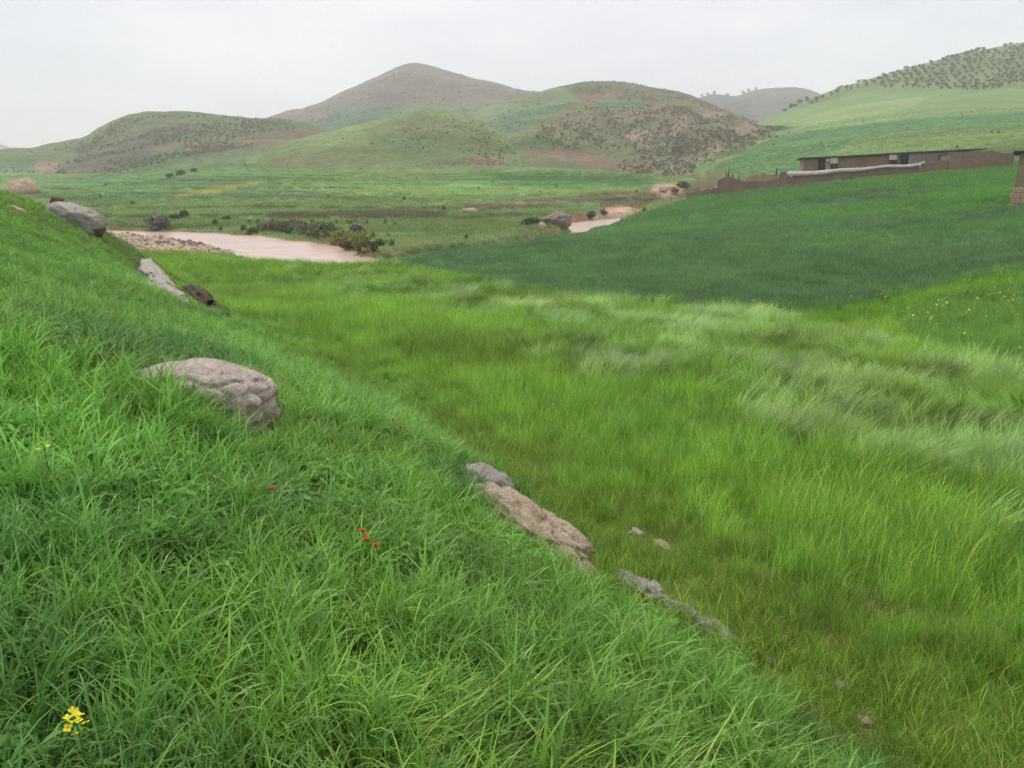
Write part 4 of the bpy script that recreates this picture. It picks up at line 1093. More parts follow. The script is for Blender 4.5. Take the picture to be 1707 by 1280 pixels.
def tuft(name, seed, n, rad, hmin, hmax, wid, a0=(0.05, 0.35), curl=(0.4, 1.3), segs=4, phi=None, mat=None, ears=0.0):
    r_ = np.random.RandomState(seed)
    vv, ff, bv = [], [], []
    for i in range(n):
        R0 = rad * math.sqrt(r_.rand()); A0 = r_.rand() * 6.283
        bx, by = R0 * math.cos(A0), R0 * math.sin(A0)
        ph = r_.rand() * 6.283 if phi is None else phi + r_.normal() * 0.32
        Ln = r_.uniform(hmin, hmax); al = r_.uniform(*a0); cu = r_.uniform(*curl); w_ = wid * r_.uniform(0.6, 1.25)
        tw = r_.normal() * 0.5
        val = r_.rand()
        p_ = np.array([bx, by, -0.03]); o = len(vv)
        sd = np.array([-math.sin(ph + tw), math.cos(ph + tw), 0.0])
        for s in range(segs + 1):
            k = s / segs
            ww = w_ * (0.55 + 0.9 * k if k < 0.35 else (1 - ((k - 0.35) / 0.65) ** 1.6) * 0.87)
            if s == segs: vv.append(p_.copy())
            else:
                vv.append(p_ - sd * ww / 2); vv.append(p_ + sd * ww / 2)
            ag = al + cu * k ** 1.5
            p_ = p_ + Ln / segs * np.array([math.sin(ag) * math.cos(ph), math.sin(ag) * math.sin(ph), math.cos(ag)])
        for s in range(segs - 1):
            ff.append((o + 2 * s, o + 2 * s + 1, o + 2 * s + 3, o + 2 * s + 2)); bv.append(val)
        ff.append((o + 2 * segs - 2, o + 2 * segs - 1, o + 2 * segs)); bv.append(val)
        if r_.rand() < ears:      # a slim seed head at the tip
            tp = vv[-1]; dr_ = np.array([math.sin(ag) * math.cos(ph), math.sin(ag) * math.sin(ph), math.cos(ag)])
            o = len(vv); el = 0.07; ew = 0.006
            vv += [tp - dr_ * 0.01, tp + dr_ * el * .4 + sd * ew, tp + dr_ * el, tp + dr_ * el * .4 - sd * ew]
            ff.append((o, o + 1, o + 2, o + 3)); bv.append(0.9)
    me = bpy.data.meshes.new(name); me.from_pydata([tuple(v) for v in vv], [], ff); me.update()
    me.polygons.foreach_set('use_smooth', np.ones(len(me.polygons), bool))
    add_bv(me, bv); me.materials.append(mat)
    return bpy.data.objects.new(name, me)
def swathe(name, seed, nb, nper, rad, lmin, lmax, wid, mat):
    """flattened stalks lying in combed bundles, roughly along +x"""
    r_ = np.random.RandomState(seed); vv, ff, bv = [], [], []
    for j in range(nb):
        R0 = rad * math.sqrt(r_.rand()); A0 = r_.rand() * 6.283
        ph0 = r_.normal() * 0.45; a00 = r_.uniform(0.5, 1.25); cu0 = r_.uniform(0.2, 0.6); v0 = r_.rand() * .6
        for i in range(nper):
            b0 = np.array([R0 * math.cos(A0) + r_.normal() * .045, R0 * math.sin(A0) + r_.normal() * .045, -.03])
            ph = ph0 + r_.normal() * .13; al = a00 + r_.normal() * .1; cu = min(cu0 + r_.normal() * .1, 1.75 - al); Ln = r_.uniform(lmin, lmax); val = min(1, max(0, v0 + r_.uniform(0, .4)))
            sd = np.array([-math.sin(ph), math.cos(ph), 0.]); o = len(vv); p_ = b0; segs = 5
            for s in range(segs + 1):
                k = s / segs; ww = wid * r_.uniform(.8, 1.1) * (1 - .8 * k ** 2)
                if s == segs: vv.append(p_.copy())
                else: vv.append(p_ - sd * ww / 2); vv.append(p_ + sd * ww / 2)
                ag = al + cu * k
                p_ = p_ + Ln / segs * np.array([math.sin(ag) * math.cos(ph), math.sin(ag) * math.sin(ph), math.cos(ag)])
                p_[2] = max(p_[2], .03)
            for s in range(segs - 1): ff.append((o + 2 * s, o + 2 * s + 1, o + 2 * s + 3, o + 2 * s + 2)); bv.append(val)
            ff.append((o + 2 * segs - 2, o + 2 * segs - 1, o + 2 * segs)); bv.append(val)
    me = bpy.data.meshes.new(name); me.from_pydata([tuple(v) for v in vv], [], ff); me.update()
    me.polygons.foreach_set('use_smooth', np.ones(len(me.polygons), bool)); add_bv(me, bv); me.materials.append(mat)
    return bpy.data.objects.new(name, me)
def weed(name, seed, n, H, lw, mat):
    """leafy stems with small oval leaves"""
    r_ = np.random.RandomState(seed); vv, ff, bv = [], [], []
    for i in range(n):
        ph = r_.rand() * 6.283; ln = r_.uniform(.05, .45); h = H * r_.uniform(.5, 1.1)
        b0 = np.array([r_.normal() * .05, r_.normal() * .05, 0])
        nl = 9
        for k in range(nl):
            f_ = (k + 1) / nl
            c = b0 + np.array([math.sin(ln * f_) * math.cos(ph), math.sin(ln * f_) * math.sin(ph), math.cos(ln * f_)]) * h * f_
            for s in range(2):
                a_ = r_.rand() * 6.283; d = np.array([math.cos(a_), math.sin(a_), r_.uniform(-.1, .6)]); d /= np.linalg.norm(d)
                L_ = lw * r_.uniform(2, 4) * (1.2 - .7 * f_); sd = np.cross(d, [0, 0, 1]); sd /= np.linalg.norm(sd) + 1e-9
                o = len(vv); ww = lw * (1.2 - .6 * f_)
                vv += [c, c + d * L_ * .5 + sd * ww * .5, c + d * L_ - np.array([0, 0, .25 * L_]), c + d * L_ * .5 - sd * ww * .5]
                ff.append((o, o + 1, o + 2, o + 3)); bv.append(r_.rand() * .8)
    me = bpy.data.meshes.new(name); me.from_pydata([tuple(v) for v in vv], [], ff); me.update(); add_bv(me, bv); me.materials.append(mat)
    return bpy.data.objects.new(name, me)

M_grass = leaf_mat('grass_blades', True, trans=0.3, rough=0.40, spec=0.45)
M_swathe = leaf_mat('flattened_crop_blades', True, trans=0.25, rough=0.5, spec=0.35, lo=0.42, hi=1.5)
M_crop = leaf_mat('crop_blades', True, trans=0.3, rough=0.5, spec=0.3, lo=0.6, hi=1.3)
T_hill = tmpl_coll('hillside_templates', [tuft('t0', 1, 34, .09, .28, .50, .0140, (.03, .25), (.7, 2.3), 5, None, M_grass), tuft('t1', 2, 32, .10, .22, .42, .0115, (.03, .35), (.7, 2.1), 5, None, M_grass),
                                          tuft('t2', 3, 60, .10, .22, .46, .0038, (.02, .35), (.2, 1.0), 4, None, M_grass), tuft('t3', 4, 60, .11, .18, .38, .0034, (.02, .45), (.3, 1.2), 4, None, M_grass),
                                          weed('t4', 5, 10, .26, .016, M_grass), weed('t5', 6, 12, .20, .011, M_grass), tuft('t6', 7, 44, .13, .22, .44, .0065, (.5, 1.1), (.5, 1.0), 5, 0.0, M_grass), weed('t7', 8, 9, .24, .038, M_grass)])
T_field = tmpl_coll('field_templates', [tuft('t0', 11, 62, .17, .36, .70, .0062, (.0, .3), (.2, 1.3), 4, None, M_crop, 0), tuft('t1', 12, 62, .17, .30, .62, .0058, (.0, .38), (.2, 1.4), 4, None, M_crop, 0), tuft('t2', 13, 56, .19, .34, .74, .0068, (.0, .4), (.2, 1.6), 4, None, M_crop, 0),
                                        swathe('t3', 14, 7, 14, .24, .6, 1.0, .013, M_swathe), swathe('t4', 15, 6, 15, .22, .5, .95, .013, M_swathe),
                                        tuft('t5', 16, 60, .14, .06, .18, .0045, (.1, .7), (.3, 1.2), 3, None, M_crop), weed('t6', 17, 12, .12, .012, M_crop)])
T_dark = tmpl_coll('dark_crop_templates', [tuft('t0', 21, 90, .42, .32, .48, .016, (.0, .3), (.3, 1.3), 3, None, M_crop), tuft('t1', 22, 90, .42, .30, .45, .016, (.0, .35), (.3, 1.3), 3, None, M_crop)])
T_mead = tmpl_coll('meadow_templates', [tuft('t0', 31, 60, .8, .18, .42, .05, (.0, .5), (.2, 1.0), 2, None, M_crop), tuft('t1', 32, 60, .8, .15, .35, .05, (.0, .5), (.2, 1.0), 2, None, M_crop), weed('t2', 33, 14, .7, .10, M_crop)])
rs = np.random.RandomState(77)
def sector(bands, azm=44.0):
    X, Y = [], []
    for r0, r1, dens in bands:
        n = int(dens * math.radians(2 * azm) / 2 * (r1 * r1 - r0 * r0))
        r = np.sqrt(rs.rand(n) * (r1 * r1 - r0 * r0) + r0 * r0); a = np.radians(rs.uniform(-azm, azm, n))
        X.append(r * np.sin(a)); Y.append(r * np.cos(a))
    return np.concatenate(X), np.concatenate(Y)
def off_rocks(x, y):
    ok = np.ones(len(x), bool)
    for cx_, cy_, rz_, a_, b_ in FOOTPRINTS:
        dx, dy = x - cx_, y - cy_
        u = dx * math.cos(rz_) + dy * math.sin(rz_); v = -dx * math.sin(rz_) + dy * math.cos(rz_)
        ok &= (u / a_) ** 2 + (v / b_) ** 2 > 1.0
    return ok
def vary(base, x, y, s1=1.5, s2=9, amp=0.22, yel=0.25, seed=101):
    n = len(x)
    k = 1 + amp * fbm(x / s1, y / s1, seed, 3) + amp * fbm(x / s2, y / s2, seed + 5, 3) + rs.normal(0, 0.10, n)
    c = base * np.clip(k, 0.45, 1.8)[:, None]
    w = np.clip(0.5 + fbm(x / s2 * 1.7, y / s2 * 1.7, seed + 9, 3) + rs.normal(0, .25, n), 0, 1)[:, None] * yel
    return c * (1 - w) + c * np.array([1.42, 1.10, 0.88]) * w
BL = 1.6          # blades stand half in each other's shade

# hillside grass
x, y = sector([(1.25, 5, 110), (5, 10, 85), (10, 20, 44), (20, 48, 20)])
h, sd = hillside(x, y)
low = np.interp(y, [5, 8, 13], [-0.12, -0.2, -0.9]) + 0.3 * fbm(x / .6, y / .6, 127, 3)
k = (sd > low) & off_rocks(x, y) & (y > 0.6)
k &= (sd > low + 0.30) | (rs.rand(len(x)) < 0.45)
x, y, sd = x[k], y[k], sd[k]
z = G(x, y); n = len(x); r = np.hypot(x, y)
px, py = proj(x, y, z)
patch = fbm(x / 0.9, y / 0.9, 111, 3); patch2 = fbm(x / 2.6, y / 2.6, 113, 3)
wide = rs.rand(n) < np.clip(0.55 + 0.9 * patch2 - 0.02 * r + 0.4 * (px < 700), 0.05, 0.9)
pick = np.where(wide, rs.randint(0, 2, n), rs.randint(2, 4, n))
wd = rs.rand(n) < np.clip(0.10 + 0.5 * (patch - 0.1), 0.03, 0.5); pick = np.where(wd, rs.randint(4, 6, n), pick)
bw_ = (fbm(x / .7, y / .7, 125, 3) > 0.30) & (rs.rand(n) < .35); pick = np.where(bw_, 7, pick)
lo = (fbm(x / 1.3, y / 1.3, 117, 3) > 0.22) & (rs.rand(n) < 0.4) & (sd > 0.8); pick = np.where(lo, 6, pick)
phi = -0.55 + 0.5 * fbm(x / 2, y / 2, 119, 2) * 2
yaw = np.where(lo, phi + rs.normal(0, .3, n), rs.rand(n) * 6.283)
lean = np.where(lo, 0.05, np.abs(0.14 + 0.12 * patch + rs.normal(0, 0.1, n)))
scl = np.clip(0.95 + 0.35 * patch2 + 0.22 * patch + rs.normal(0, .12, n), 0.45, 1.5) * np.where(y > 10, 0.8, 0.5 + 0.5 * sstep(0.0, 0.9, sd)) * np.interp(r, [0, 3, 8, 20, 45], [0.80, 0.84, 0.84, 0.76, 0.75])
tuftw = 1 + 0.35 * np.exp(-(((px - 290) / 70) ** 2 + ((py - 730) / 60) ** 2)); scl = scl * tuftw
scl = scl * (1 - 0.55 * np.exp(-(((px - 420) / 60) ** 2 + ((py - 725) / 40) ** 2)))
tint = vary(c_hillside * BL * 1.12, x, y, 0.9, 4, 0.28, 0.34)
dkp = sstep(0.0, 0.5, fbm(x / 1.7, y / 1.7, 123, 3))[:, None]; tint = tint * (1 - 0.30 * dkp * np.array([1.15, .9, .5]))
tint = np.where((pick >= 4)[:, None] & (pick < 6)[:, None], tint * np.array([.72, .85, .9]), tint)
tint = np.where(lo[:, None], tint * np.array([1.25, 1.12, 1.3]), tint)
dry = rs.rand(n) < 0.012 + 0.10 * np.exp(-(((px - 560) / 60) ** 2 + ((py - 770) / 40) ** 2)); dry &= (pick == 2) | (pick == 3)
tint = np.where(dry[:, None], C(168, 150, 96) * 1.3, tint)
scatter('grass', np.stack([x, y, z], 1), eulers(yaw, lean, np.full(n, -0.35) + rs.normal(0, .4, n)), scl, tint, pick, T_hill, 'lush tall green grass covering the near slope', 'grass')
print('hillside', n)

# light green field, with its flattened swathes, and the short turf of the track
x, y = sector([(2.5, 10, 40), (10, 22, 30), (22, 60, 17)])
h, sd = hillside(x, y); z = G(x, y); px, py = proj(x, y, z)
dk = poly_sd(FIELD_DARK, px, py); rt = poly_sd(FIELD_RIGHT, px, py); mg = poly_sd(MARGIN, px, py)
k = (sd < 0.12) & (dk > -1) & (z > -5.75) & off_rocks(x, y) & (river_f(x, y) > 3.0)
x, y, z, sd, px, py, rt, mg = [q[k] for q in (x, y, z, sd, px, py, rt, mg)]
n = len(x); r = np.hypot(x, y)
edge = np.interp(y, [0, 4, 9, 13, 18], [-0.6, -0.6, -0.45, -0.1, 0.1]) + 0.40 * fbm(x / .7, y / .7, 131, 3) + rs.normal(0, .07, n)
track = sd > edge
LODGE = [(420, 470), (640, 455), (900, 488), (1250, 525), (1420, 560), (1600, 590), (1800, 620), (1800, 990), (1707, 930), (1560, 840), (1440, 775), (1300, 725), (1150, 665), (980, 610), (820, 545), (650, 500)]
ld = poly_sd(LODGE, px, py)
along = (x * 0.75 - y * 0.66); across = (x * 0.66 + y * 0.75)
ln_ = 0.8 * fbm(along / 3.2, across / 1.5, 141, 4) + 0.6 * fbm(x / 0.9, y / 0.9, 143, 2)
lodg = (ln_ - 0.02 + np.clip(-ld / 55, -1.2, 0.55)) > 0
lodg &= ~track & (rt > -5)
stand = fbm(along / 1.6, across / 0.8, 145, 3) + rs.normal(0, .12, n) > 0.12
lodg &= ~stand
hollow = (fbm(along / 2.6, across / 0.9, 146, 3) > 0.33) & (ld < 20)
flow = -0.75 + 3.4 * fbm(along / 2.0, across / 1.4, 147, 3) + 1.2 * fbm(x / 8, y / 8, 149, 2)
pick = np.where(lodg, rs.randint(3, 5, n), rs.randint(0, 3, n))
pick = np.where(track, np.full(n, 5), pick)
semi = np.clip(1 - np.abs(ln_ - 0.02 + np.clip(-ld / 55, -1.2, .55)) / 0.25, 0, 1) * (ld < 60)
yaw = np.where(lodg, flow + np.where(rs.rand(n) < .3, rs.normal(0, 1.5, n), rs.normal(0, .45, n)), rs.rand(n) * 6.283)
lean = np.where(lodg, rs.normal(0.02, .08, n), np.abs(0.05 + 0.6 * semi + rs.normal(0, .06, n)))
scl = np.where(track, rs.uniform(.6, 1.3, n), np.clip(0.84 + 0.22 * fbm(x / 2, y / 2, 151, 3) + 0.25 * fbm(x / .5, y / .5, 153, 2) + rs.normal(0, .10, n), .4, 1.3))
scl = np.where(lodg, scl * 0.88, scl)
scl = np.where((rt < 0), scl * 0.75, scl); scl = np.where(mg < 0, scl * .65, scl)
ebnd = np.clip((edge - sd) / np.interp(y, [4, 10, 20], [1.5, 2.2, 3.0]), 0, 1); scl = np.where(track, scl * 1.35, scl * (0.40 + 0.60 * ebnd))
tint = vary(c_field * BL * 1.08, x, y, 0.5, 4, 0.40, 0.28, 161)
tint = np.where(lodg[:, None], vary(C(122, 153, 80) * BL, x, y, .45, 1.8, 0.5, 0.2, 163), tint)
bl = (lodg & (fbm(x / 2.2, y / 2.2, 165, 3) > 0.12))[:, None]
tint = np.where(bl, tint * np.array([.92, .97, 1.08]), tint)
pl = (lodg & (fbm(x / 4, y / 4, 167, 3) + (px > 1150) * 0.12 > 0.12))[:, None]
tint = np.where(pl, tint * np.array([1.16, 1.10, 1.2]), tint)
tint = np.where((rt < 0)[:, None], vary(C(96, 136, 64) * BL, x, y, 1.5, 10, .15, .15, 169), tint)
tint = np.where((mg < 0)[:, None], vary(C(96, 142, 46) * BL, x, y, 1.5, 10, .15, .3, 171), tint)
tint = np.where(track[:, None], vary(C(108, 140, 54) * 1.6, x, y, .5, 3, .3, .35, 173), tint)
thin = (hollow & (rs.rand(n) < .75)) | track & ((fbm(x * 1.3, y * 1.3, 71, 3) > 0.25) & (rs.rand(n) < .5))
k = ~thin
scatter('grass', np.stack([x, y, z], 1)[k], eulers(yaw, lean, flow)[k], scl[k], tint[k], pick[k], T_field, 'light green cereal field, part of it flattened in pale swirls', 'field grass')
print('field', n)

# short turf of the track
ns = 26000
tpar = rs.rand(ns) * 20.0 - 2.0; x = rs.uniform(-9, 7, ns); y = rs.uniform(1.5, 17, ns)
h, sd = hillside(x, y)
k = (sd > -1.5) & (sd < 0.35) & off_rocks(x, y) & (np.abs(np.arctan2(x, y)) < 0.78)
k &= (fbm(x * 1.3, y * 1.3, 71, 3) < 0.22) | (rs.rand(ns) < .35)
x, y, sd = x[k], y[k], sd[k]; z = G(x, y); n = len(x)
tint = vary(C(108, 140, 54) * 1.6, x, y, .4, 3, .32, .35, 175)
br = rs.rand(n) < 0.05; tint = np.where(br[:, None], C(150, 132, 88) * 1.3, tint)
scatter('grass', np.stack([x, y, z], 1), eulers(rs.rand(n) * 6.283, np.abs(rs.normal(.15, .15, n)), rs.rand(n) * 6.283), rs.uniform(.5, 1.5, n) * (1 + .4 * fbm(x / .5, y / .5, 177, 2)), tint, np.full(n, 5), T_field, 'short trodden turf of the narrow track below the slope', 'turf')
print('track', n)

# dark green crop
x, y = sector([(20, 45, 9), (45, 70, 5.5), (70, 112, 3.6)], 40)
z = G(x, y); px, py = proj(x, y, z); h, sd = hillside(x, y)
k = (poly_sd(FIELD_DARK, px, py) < 1.0) & (sd < 0)
x, y, z, px, py = [q[k] for q in (x, y, z, px, py)]
n = len(x)
tint = vary(c_dark * BL, x, y, 1.5, 12, 0.24, 0.15, 181)
st = sstep(0.1, 0.5, fbm((x * .95 + y * .2) / 16, (y * .95 - x * .25) / 3.5, 187, 3) + 0.25 * (py < 372) + 0.2 * (px > 1500) * (py < 345))[:, None] * sstep(0, 1, (420 - py) / 60)[:, None] * 0.8
tint = tint * (1 - st) + st * vary(C(84, 134, 58) * BL, x, y, 3, 14, .15, .2, 189)
scatter('grass', np.stack([x, y, z], 1), eulers(rs.rand(n) * 6.283, np.abs(rs.normal(.08, .08, n)), rs.rand(n) * 6.283), np.clip(1 + .15 * fbm(x / 5, y / 5, 191, 3) + rs.normal(0, .08, n), .6, 1.4), tint, rs.randint(0, 2, n), T_dark, 'dark green wheat field in front of the farm', 'wheat')
print('dark', n)

# meadow turf beyond the river
x, y = sector([(62, 88, 2.4), (88, 140, 1.7), (140, 230, 0.65), (230, 330, 0.22)], 38)
z = G(x, y); px, py = proj(x, y, z)
k = (poly_sd(FIELD_DARK, px, py) > 1) & (river_f(x, y) > 1.6) & (z > -5.9)
k &= ~((px > 1140) & (py > 300) & (y < 112))
x, y, z, px, py = [q[k] for q in (x, y, z, px, py)]
n = len(x)
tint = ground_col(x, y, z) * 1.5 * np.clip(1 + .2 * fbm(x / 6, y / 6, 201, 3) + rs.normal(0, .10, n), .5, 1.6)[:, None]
wdm = rs.rand(n) < np.where((py > 372) & (px < 660), .04, .003)
pick = np.where(wdm, 2, rs.randint(0, 2, n))
scatter('grass', np.stack([x, y, z], 1), eulers(rs.rand(n) * 6.283, np.abs(rs.normal(.05, .05, n)), rs.rand(n) * 6.283), np.where(px > 1150, .7, 1) * rs.uniform(.6, 1.3, n), tint, pick, T_mead, 'short mixed turf of the meadow terraces beyond the river', 'meadow grass')
print('meadow', n)

# scrub on the hills
def scrub_tmpl(nm, seed):
    lob = lobes_rand(seed, 5, .62, .9)
    vv, ff, bv = leaf_cloud(seed, 70, .16, lob, .8)
    me = bpy.data.meshes.new(nm); me.from_pydata([tuple(v) for v in vv], [], ff); me.update(); add_bv(me, bv); me.materials.append(M_crop)
    return bpy.data.objects.new(nm, me)
T_scrub = tmpl_coll('scrub_templates', [scrub_tmpl('t%d' % i, 600 + i) for i in range(4)])
SC = []
def scrub_on(label, polys):
    V, nr, nc, ts = HILLS[label]
    Vg = V.reshape(nr, nc, 3)
    px, py = proj(V[:, 0], V[:, 1], V[:, 2]); px = px.reshape(nr, nc); py = py.reshape(nr, nc)
    for P, cnt, smin, smax, col in polys:
        P = np.array(P, float); got = 0; tries = 0
        iw = np.argwhere((poly_sd(P, px, py) < 2) & (ts[:, None] <= 1.05) & (ts[:, None] > 0))
        if len(iw) == 0: continue
        wgt = np.abs(np.gradient(py, axis=0))[iw[:, 0], iw[:, 1]] * np.abs(np.gradient(px, axis=1))[iw[:, 0], iw[:, 1]] + 0.02; wgt = wgt / wgt.sum()
        sel = rs.choice(len(iw), cnt, p=wgt)
        for ks in sel:
            i, j = iw[ks]
            if i >= nr - 1 or j >= nc - 1: continue
            u, v = rs.rand(2)
            q = (Vg[i, j] * (1 - u) + Vg[i, j + 1] * u) * (1 - v) + (Vg[i + 1, j] * (1 - u) + Vg[i + 1, j + 1] * u) * v
            if fbm(np.array([q[0] / 24]), np.array([q[1] / 18]), 211, 3)[0] + rs.normal(0, .16) < 0.04: continue
            SC.append((*q, rs.uniform(smin, smax), *(col * rs.uniform(.65, 1.25))))
gsc = C(104, 114, 84) * 1.5; bsc = C(122, 114, 96) * 1.5
scrub_on('rocky red brown spur dotted with scrub', [([(880, 250), (910, 205), (985, 184), (1090, 177), (1190, 188), (1330, 226), (1350, 242), (1210, 262), (1130, 300), (1050, 290), (980, 262)], 3600, .35, 1.1, gsc), ([(1060, 190), (1190, 188), (1300, 222), (1150, 280), (1080, 260)], 900, .4, 1.0, bsc)])
scrub_on('rounded green hill with terraced fields and brown top', [([(930, 145), (1010, 134), (1100, 147), (1250, 202), (1150, 190), (1000, 165)], 1100, .5, 1.2, gsc), ([(760, 215), (880, 160), (1350, 240), (900, 235)], 260, .7, 1.3, gsc)])
scrub_on('long dark scrubby hill with flat crest on the left', [([(90, 300), (150, 230), (200, 202), (300, 193), (480, 203), (500, 230), (330, 258), (200, 290)], 3600, .35, 1.15, gsc), ([(-100, 300), (60, 250), (140, 232), (90, 300)], 300, .5, 1.2, gsc)])
scrub_on('smooth green cone shaped hill in the middle', [([(600, 215), (700, 188), (800, 205), (860, 255), (860, 275), (640, 275)], 800, .3, .75, C(88, 98, 54) * 1.3), ([(440, 262), (700, 200), (640, 280), (450, 285)], 160, .35, .8, gsc)])
scrub_on('tall pointed grey brown hill rising behind the others', [([(470, 205), (690, 112), (900, 157), (1000, 190), (700, 215)], 1100, .6, 1.5, C(104, 102, 88) * 1.3)])
SC = np.array(SC)
for e in extra: pass
n = len(SC)
scatter('scrub', SC[:, :3] - np.array([0, 0, .1]), eulers(rs.rand(n) * 6.283, np.zeros(n), np.zeros(n)), SC[:, 3], SC[:, 4:7], rs.randint(0, 4, n), T_scrub, 'low dark scrub dotting the hillsides', 'scrub')
if extra:
    E = np.array(extra)
    oc = []
    for k_ in range(4):
        o = bpy.data.objects.new('t%d' % k_, olive_me[k_]); oc.append(o)
    n = len(E)
    scatter('olive_trees', E[:, :3], eulers(rs.rand(n) * 6.283, np.zeros(n), np.zeros(n)), E[:, 3], np.ones((n, 3)), rs.randint(0, 4, n), tmpl_coll('olive_templates', oc), 'more distant olive trees of the grove on the right hill', 'olive grove')

# ------------------------------------------------------------------ flowers
M_red = simple_mat('poppy_red_petal', C(204, 84, 44), 0.6, 0.15, 30)
M_yellow = simple_mat('mustard_yellow_petal', C(240, 228, 50), 0.6, 0.1, 30)
M_stem = simple_mat('flower_stem_green', C(92, 128, 56), 0.6, 0.2, 20)
M_pod = simple_mat('poppy_dark_centre', C(40, 44, 30), 0.6, 0.2, 30)
def petal_fan(n, ln, wd, cup, seed):
    r_ = random.Random(seed); vv, ff = [], []
    for i in range(n):
        a = i * 6.283 / n + r_.uniform(-.15, .15); d = np.array([math.cos(a), math.sin(a), 0]); s = np.array([-math.sin(a), math.cos(a), 0]); o = len(vv)
        up = np.array([0, 0, 1.0]); c_ = cup * r_.uniform(.7, 1.2)
        vv += [d * ln * .08, d * ln * .55 + s * wd * .5 + up * c_ * ln * .4, d * ln * .95 + s * wd * .32 + up * c_ * ln, d * ln * 1.05 + up * c_ * ln * 1.05, d * ln * .95 - s * wd * .32 + up * c_ * ln, d * ln * .55 - s * wd * .5 + up * c_ * ln * .4]
        ff += [(o, o + 1, o + 5), (o + 1, o + 2, o + 4, o + 5), (o + 2, o + 3, o + 4)]
    return vv, ff
POP = [(343, 576, 'red poppy in the grass behind the large boulder, left one'), (352, 581, 'red poppy in the grass behind the large boulder, right one'), (430, 620, 'orange red poppy close to the right shoulder of the large boulder'), (455, 816, 'single red poppy in the grass below the large boulder'),
       (604, 886, 'upper red poppy of the pair left of the tan rock ledge'), (610, 900, 'lower red poppy of the pair left of the tan rock ledge'), (600, 655, 'orange poppy at the field edge beside the slope foot'), (655, 700, 'red poppy on the slope foot above the grey layered rock'),
       (668, 713, 'second red poppy on the slope foot nearer the grey layered rock'), (515, 607, 'small orange poppy upslope near the field edge'), (626, 910, 'half hidden poppy right of the poppy pair')]
for i, (px, py, lab) in enumerate(POP):
    hgt = 0.30
    p = hit(px, py, hgt); g = G1(p[0], p[1])
    root = empty('poppy', (p[0], p[1], g)); tag(root, lab, 'poppy', 'poppies in the slope grass')
    tube('stem', [(0, 0, 0), (0.02, 0, .2), (0, 0, hgt)], [.003, .003, .002], M_stem, root, 5)
    vv, ff = petal_fan(4, .020, .032, .75, i)
    fl = mesh_obj('flower', [np.array(v) + np.array([0, 0, hgt]) for v in vv], ff, M_red, root); fl.rotation_euler = (0, 0, i)
    tube('seed_head', [(0, 0, hgt), (0, 0, hgt + .012)], [.006, .005], M_pod, fl, 6)
MUS = [(125, 1200, 0.30, 11, 'bright yellow mustard flower head at the bottom left'), (72, 744, 0.33, 5, 'small yellow mustard flower on the slope at the left edge')]
for j, (px, py, hgt, nf, lab) in enumerate(MUS):
    p = hit(px, py, hgt, 0.9); g = G1(p[0], p[1])
    root = empty('mustard_plant', (p[0], p[1], g)); tag(root, lab, 'flower')
    tube('stem', [(0.03, 0, 0), (0.0, 0.01, .25), (0, 0, hgt + .02)], [.004, .0035, .002], M_stem, root, 6)
    r_ = random.Random(40 + j)
    vv, ff = petal_fan(4, .0125, .0115, .25, 7); fme = None
    for k_ in range(nf):
        o = mesh_obj('flower', vv, ff, M_yellow, root) if fme is None else link(bpy.data.objects.new('flower', fme), root)
        fme = o.data
        a = k_ * 2.4; rr_ = .028 * math.sqrt((k_ + .5) / nf)
        o.location = (math.cos(a) * rr_, math.sin(a) * rr_, hgt + .028 - .055 * (k_ / nf) + r_.uniform(-.005, .005))
        o.rotation_euler = (r_.uniform(-.5, .5) + .5 * math.cos(a) * 0 + 0.35, r_.uniform(-.5, .5), r_.uniform(0, 6))
    for k_ in range(3):
        a = k_ * 2.1; vv2 = [(0, 0, .12 + .07 * k_), (math.cos(a) * .05 - math.sin(a) * .014, math.sin(a) * .05 + math.cos(a) * .014, .16 + .07 * k_), (math.cos(a) * .11, math.sin(a) * .11, .15 + .07 * k_), (math.cos(a) * .05 + math.sin(a) * .014, math.sin(a) * .05 - math.cos(a) * .014, .16 + .07 * k_)]
        mesh_obj('leaf', vv2, [(0, 1, 2, 3)], M_stem, root)
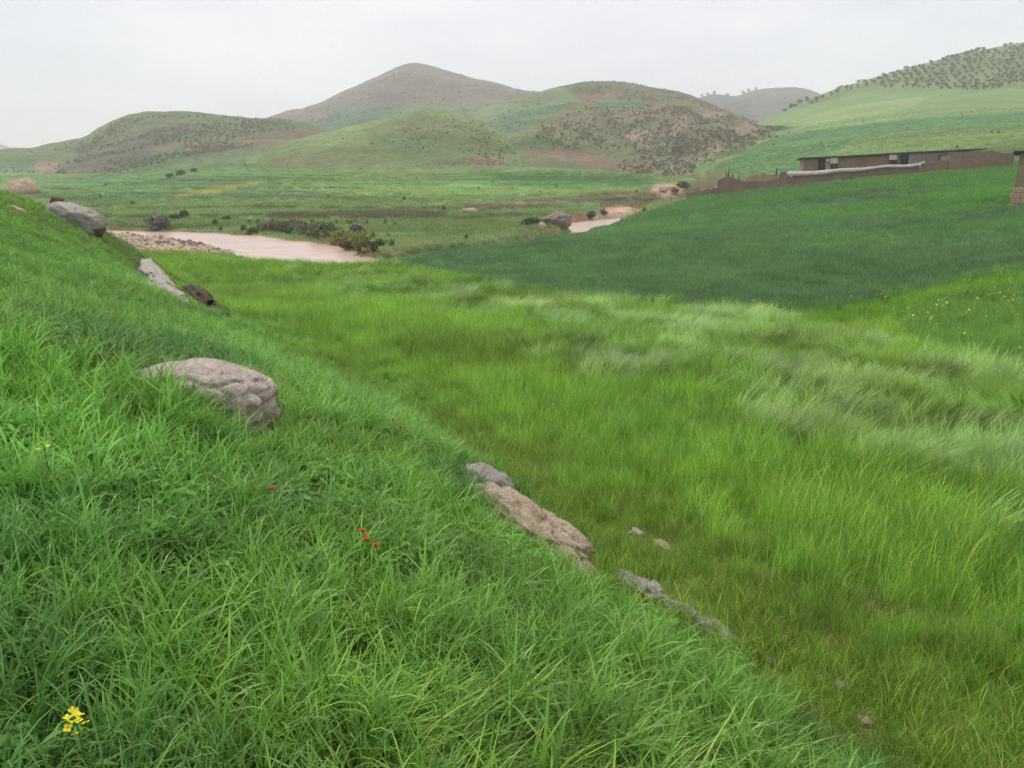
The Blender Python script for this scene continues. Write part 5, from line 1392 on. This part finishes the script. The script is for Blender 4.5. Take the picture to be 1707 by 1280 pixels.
# countless yellow blooms in the crop at the right
vv, ff = petal_fan(5, .022, .022, .3, 3)
mb = bpy.data.meshes.new('b0'); mb.from_pydata([tuple(v) for v in vv], [], ff); mb.update(); mb.materials.append(M_yellow)
x, y = sector([(12, 45, 4)], 44)
z = G(x, y); px, py = proj(x, y, z)
fz = fbm(x / 3, y / 3, 221, 3)
k = ((poly_sd(FIELD_RIGHT, px, py) < 6) & (fz + rs.normal(0, .2, len(x)) > .05)) | ((poly_sd(MARGIN, px, py) < 0) & (rs.rand(len(x)) < .15)) | ((poly_sd([(940, 500), (1250, 526), (1400, 545), (1250, 545), (1000, 525)], px, py) < 0) & (rs.rand(len(x)) < .2))
x, y, z = x[k], y[k], z[k]; n = len(x)
scatter('yellow_flowers', np.stack([x, y, z + rs.uniform(.35, .55, n)], 1), eulers(rs.rand(n) * 6.28, np.abs(rs.normal(.4, .3, n)), rs.rand(n) * 6.28), rs.uniform(.7, 1.3, n), np.ones((n, 3)), np.zeros(n), tmpl_coll('bloom_templates', [bpy.data.objects.new('b0', mb)]), 'countless small yellow flowers among the crop at the right', 'flowers')

# ------------------------------------------------------------------ haze
m = bpy.data.materials.new('pale_haze'); m.use_nodes = True
t = m.node_tree; t.nodes.clear()
o_ = t.nodes.new('ShaderNodeOutputMaterial'); v = t.nodes.new('ShaderNodeVolumePrincipled')
v.inputs['Color'].default_value = (1.0, 0.985, 0.985, 1); v.inputs['Density'].default_value = 0.00055; v.inputs['Anisotropy'].default_value = 0.2
t.links.new(v.outputs[0], o_.inputs['Volume'])
zl = min(float(gz.min()), min(float(h_[0][:, 2].min()) for h_ in HILLS.values())) - 1.0
ztop = max(float(gz.max()), max(float(h_[0][:, 2].max()) for h_ in HILLS.values())) + 12.0
print('haze', zl, ztop)
bmx = bmesh.new(); bmesh.ops.create_cube(bmx, size=1.0)
for q in bmx.verts: q.co = Vector((q.co.x * 5000, q.co.y * 5000, (ztop - zl) * q.co.z + (ztop + zl) / 2))
me = bpy.data.meshes.new('haze'); bmx.to_mesh(me); bmx.free(); me.materials.append(m)
hz = bpy.data.objects.new('haze', me); link(hz); tag(hz, 'thin pale haze in the valley air', 'haze', kind='stuff')
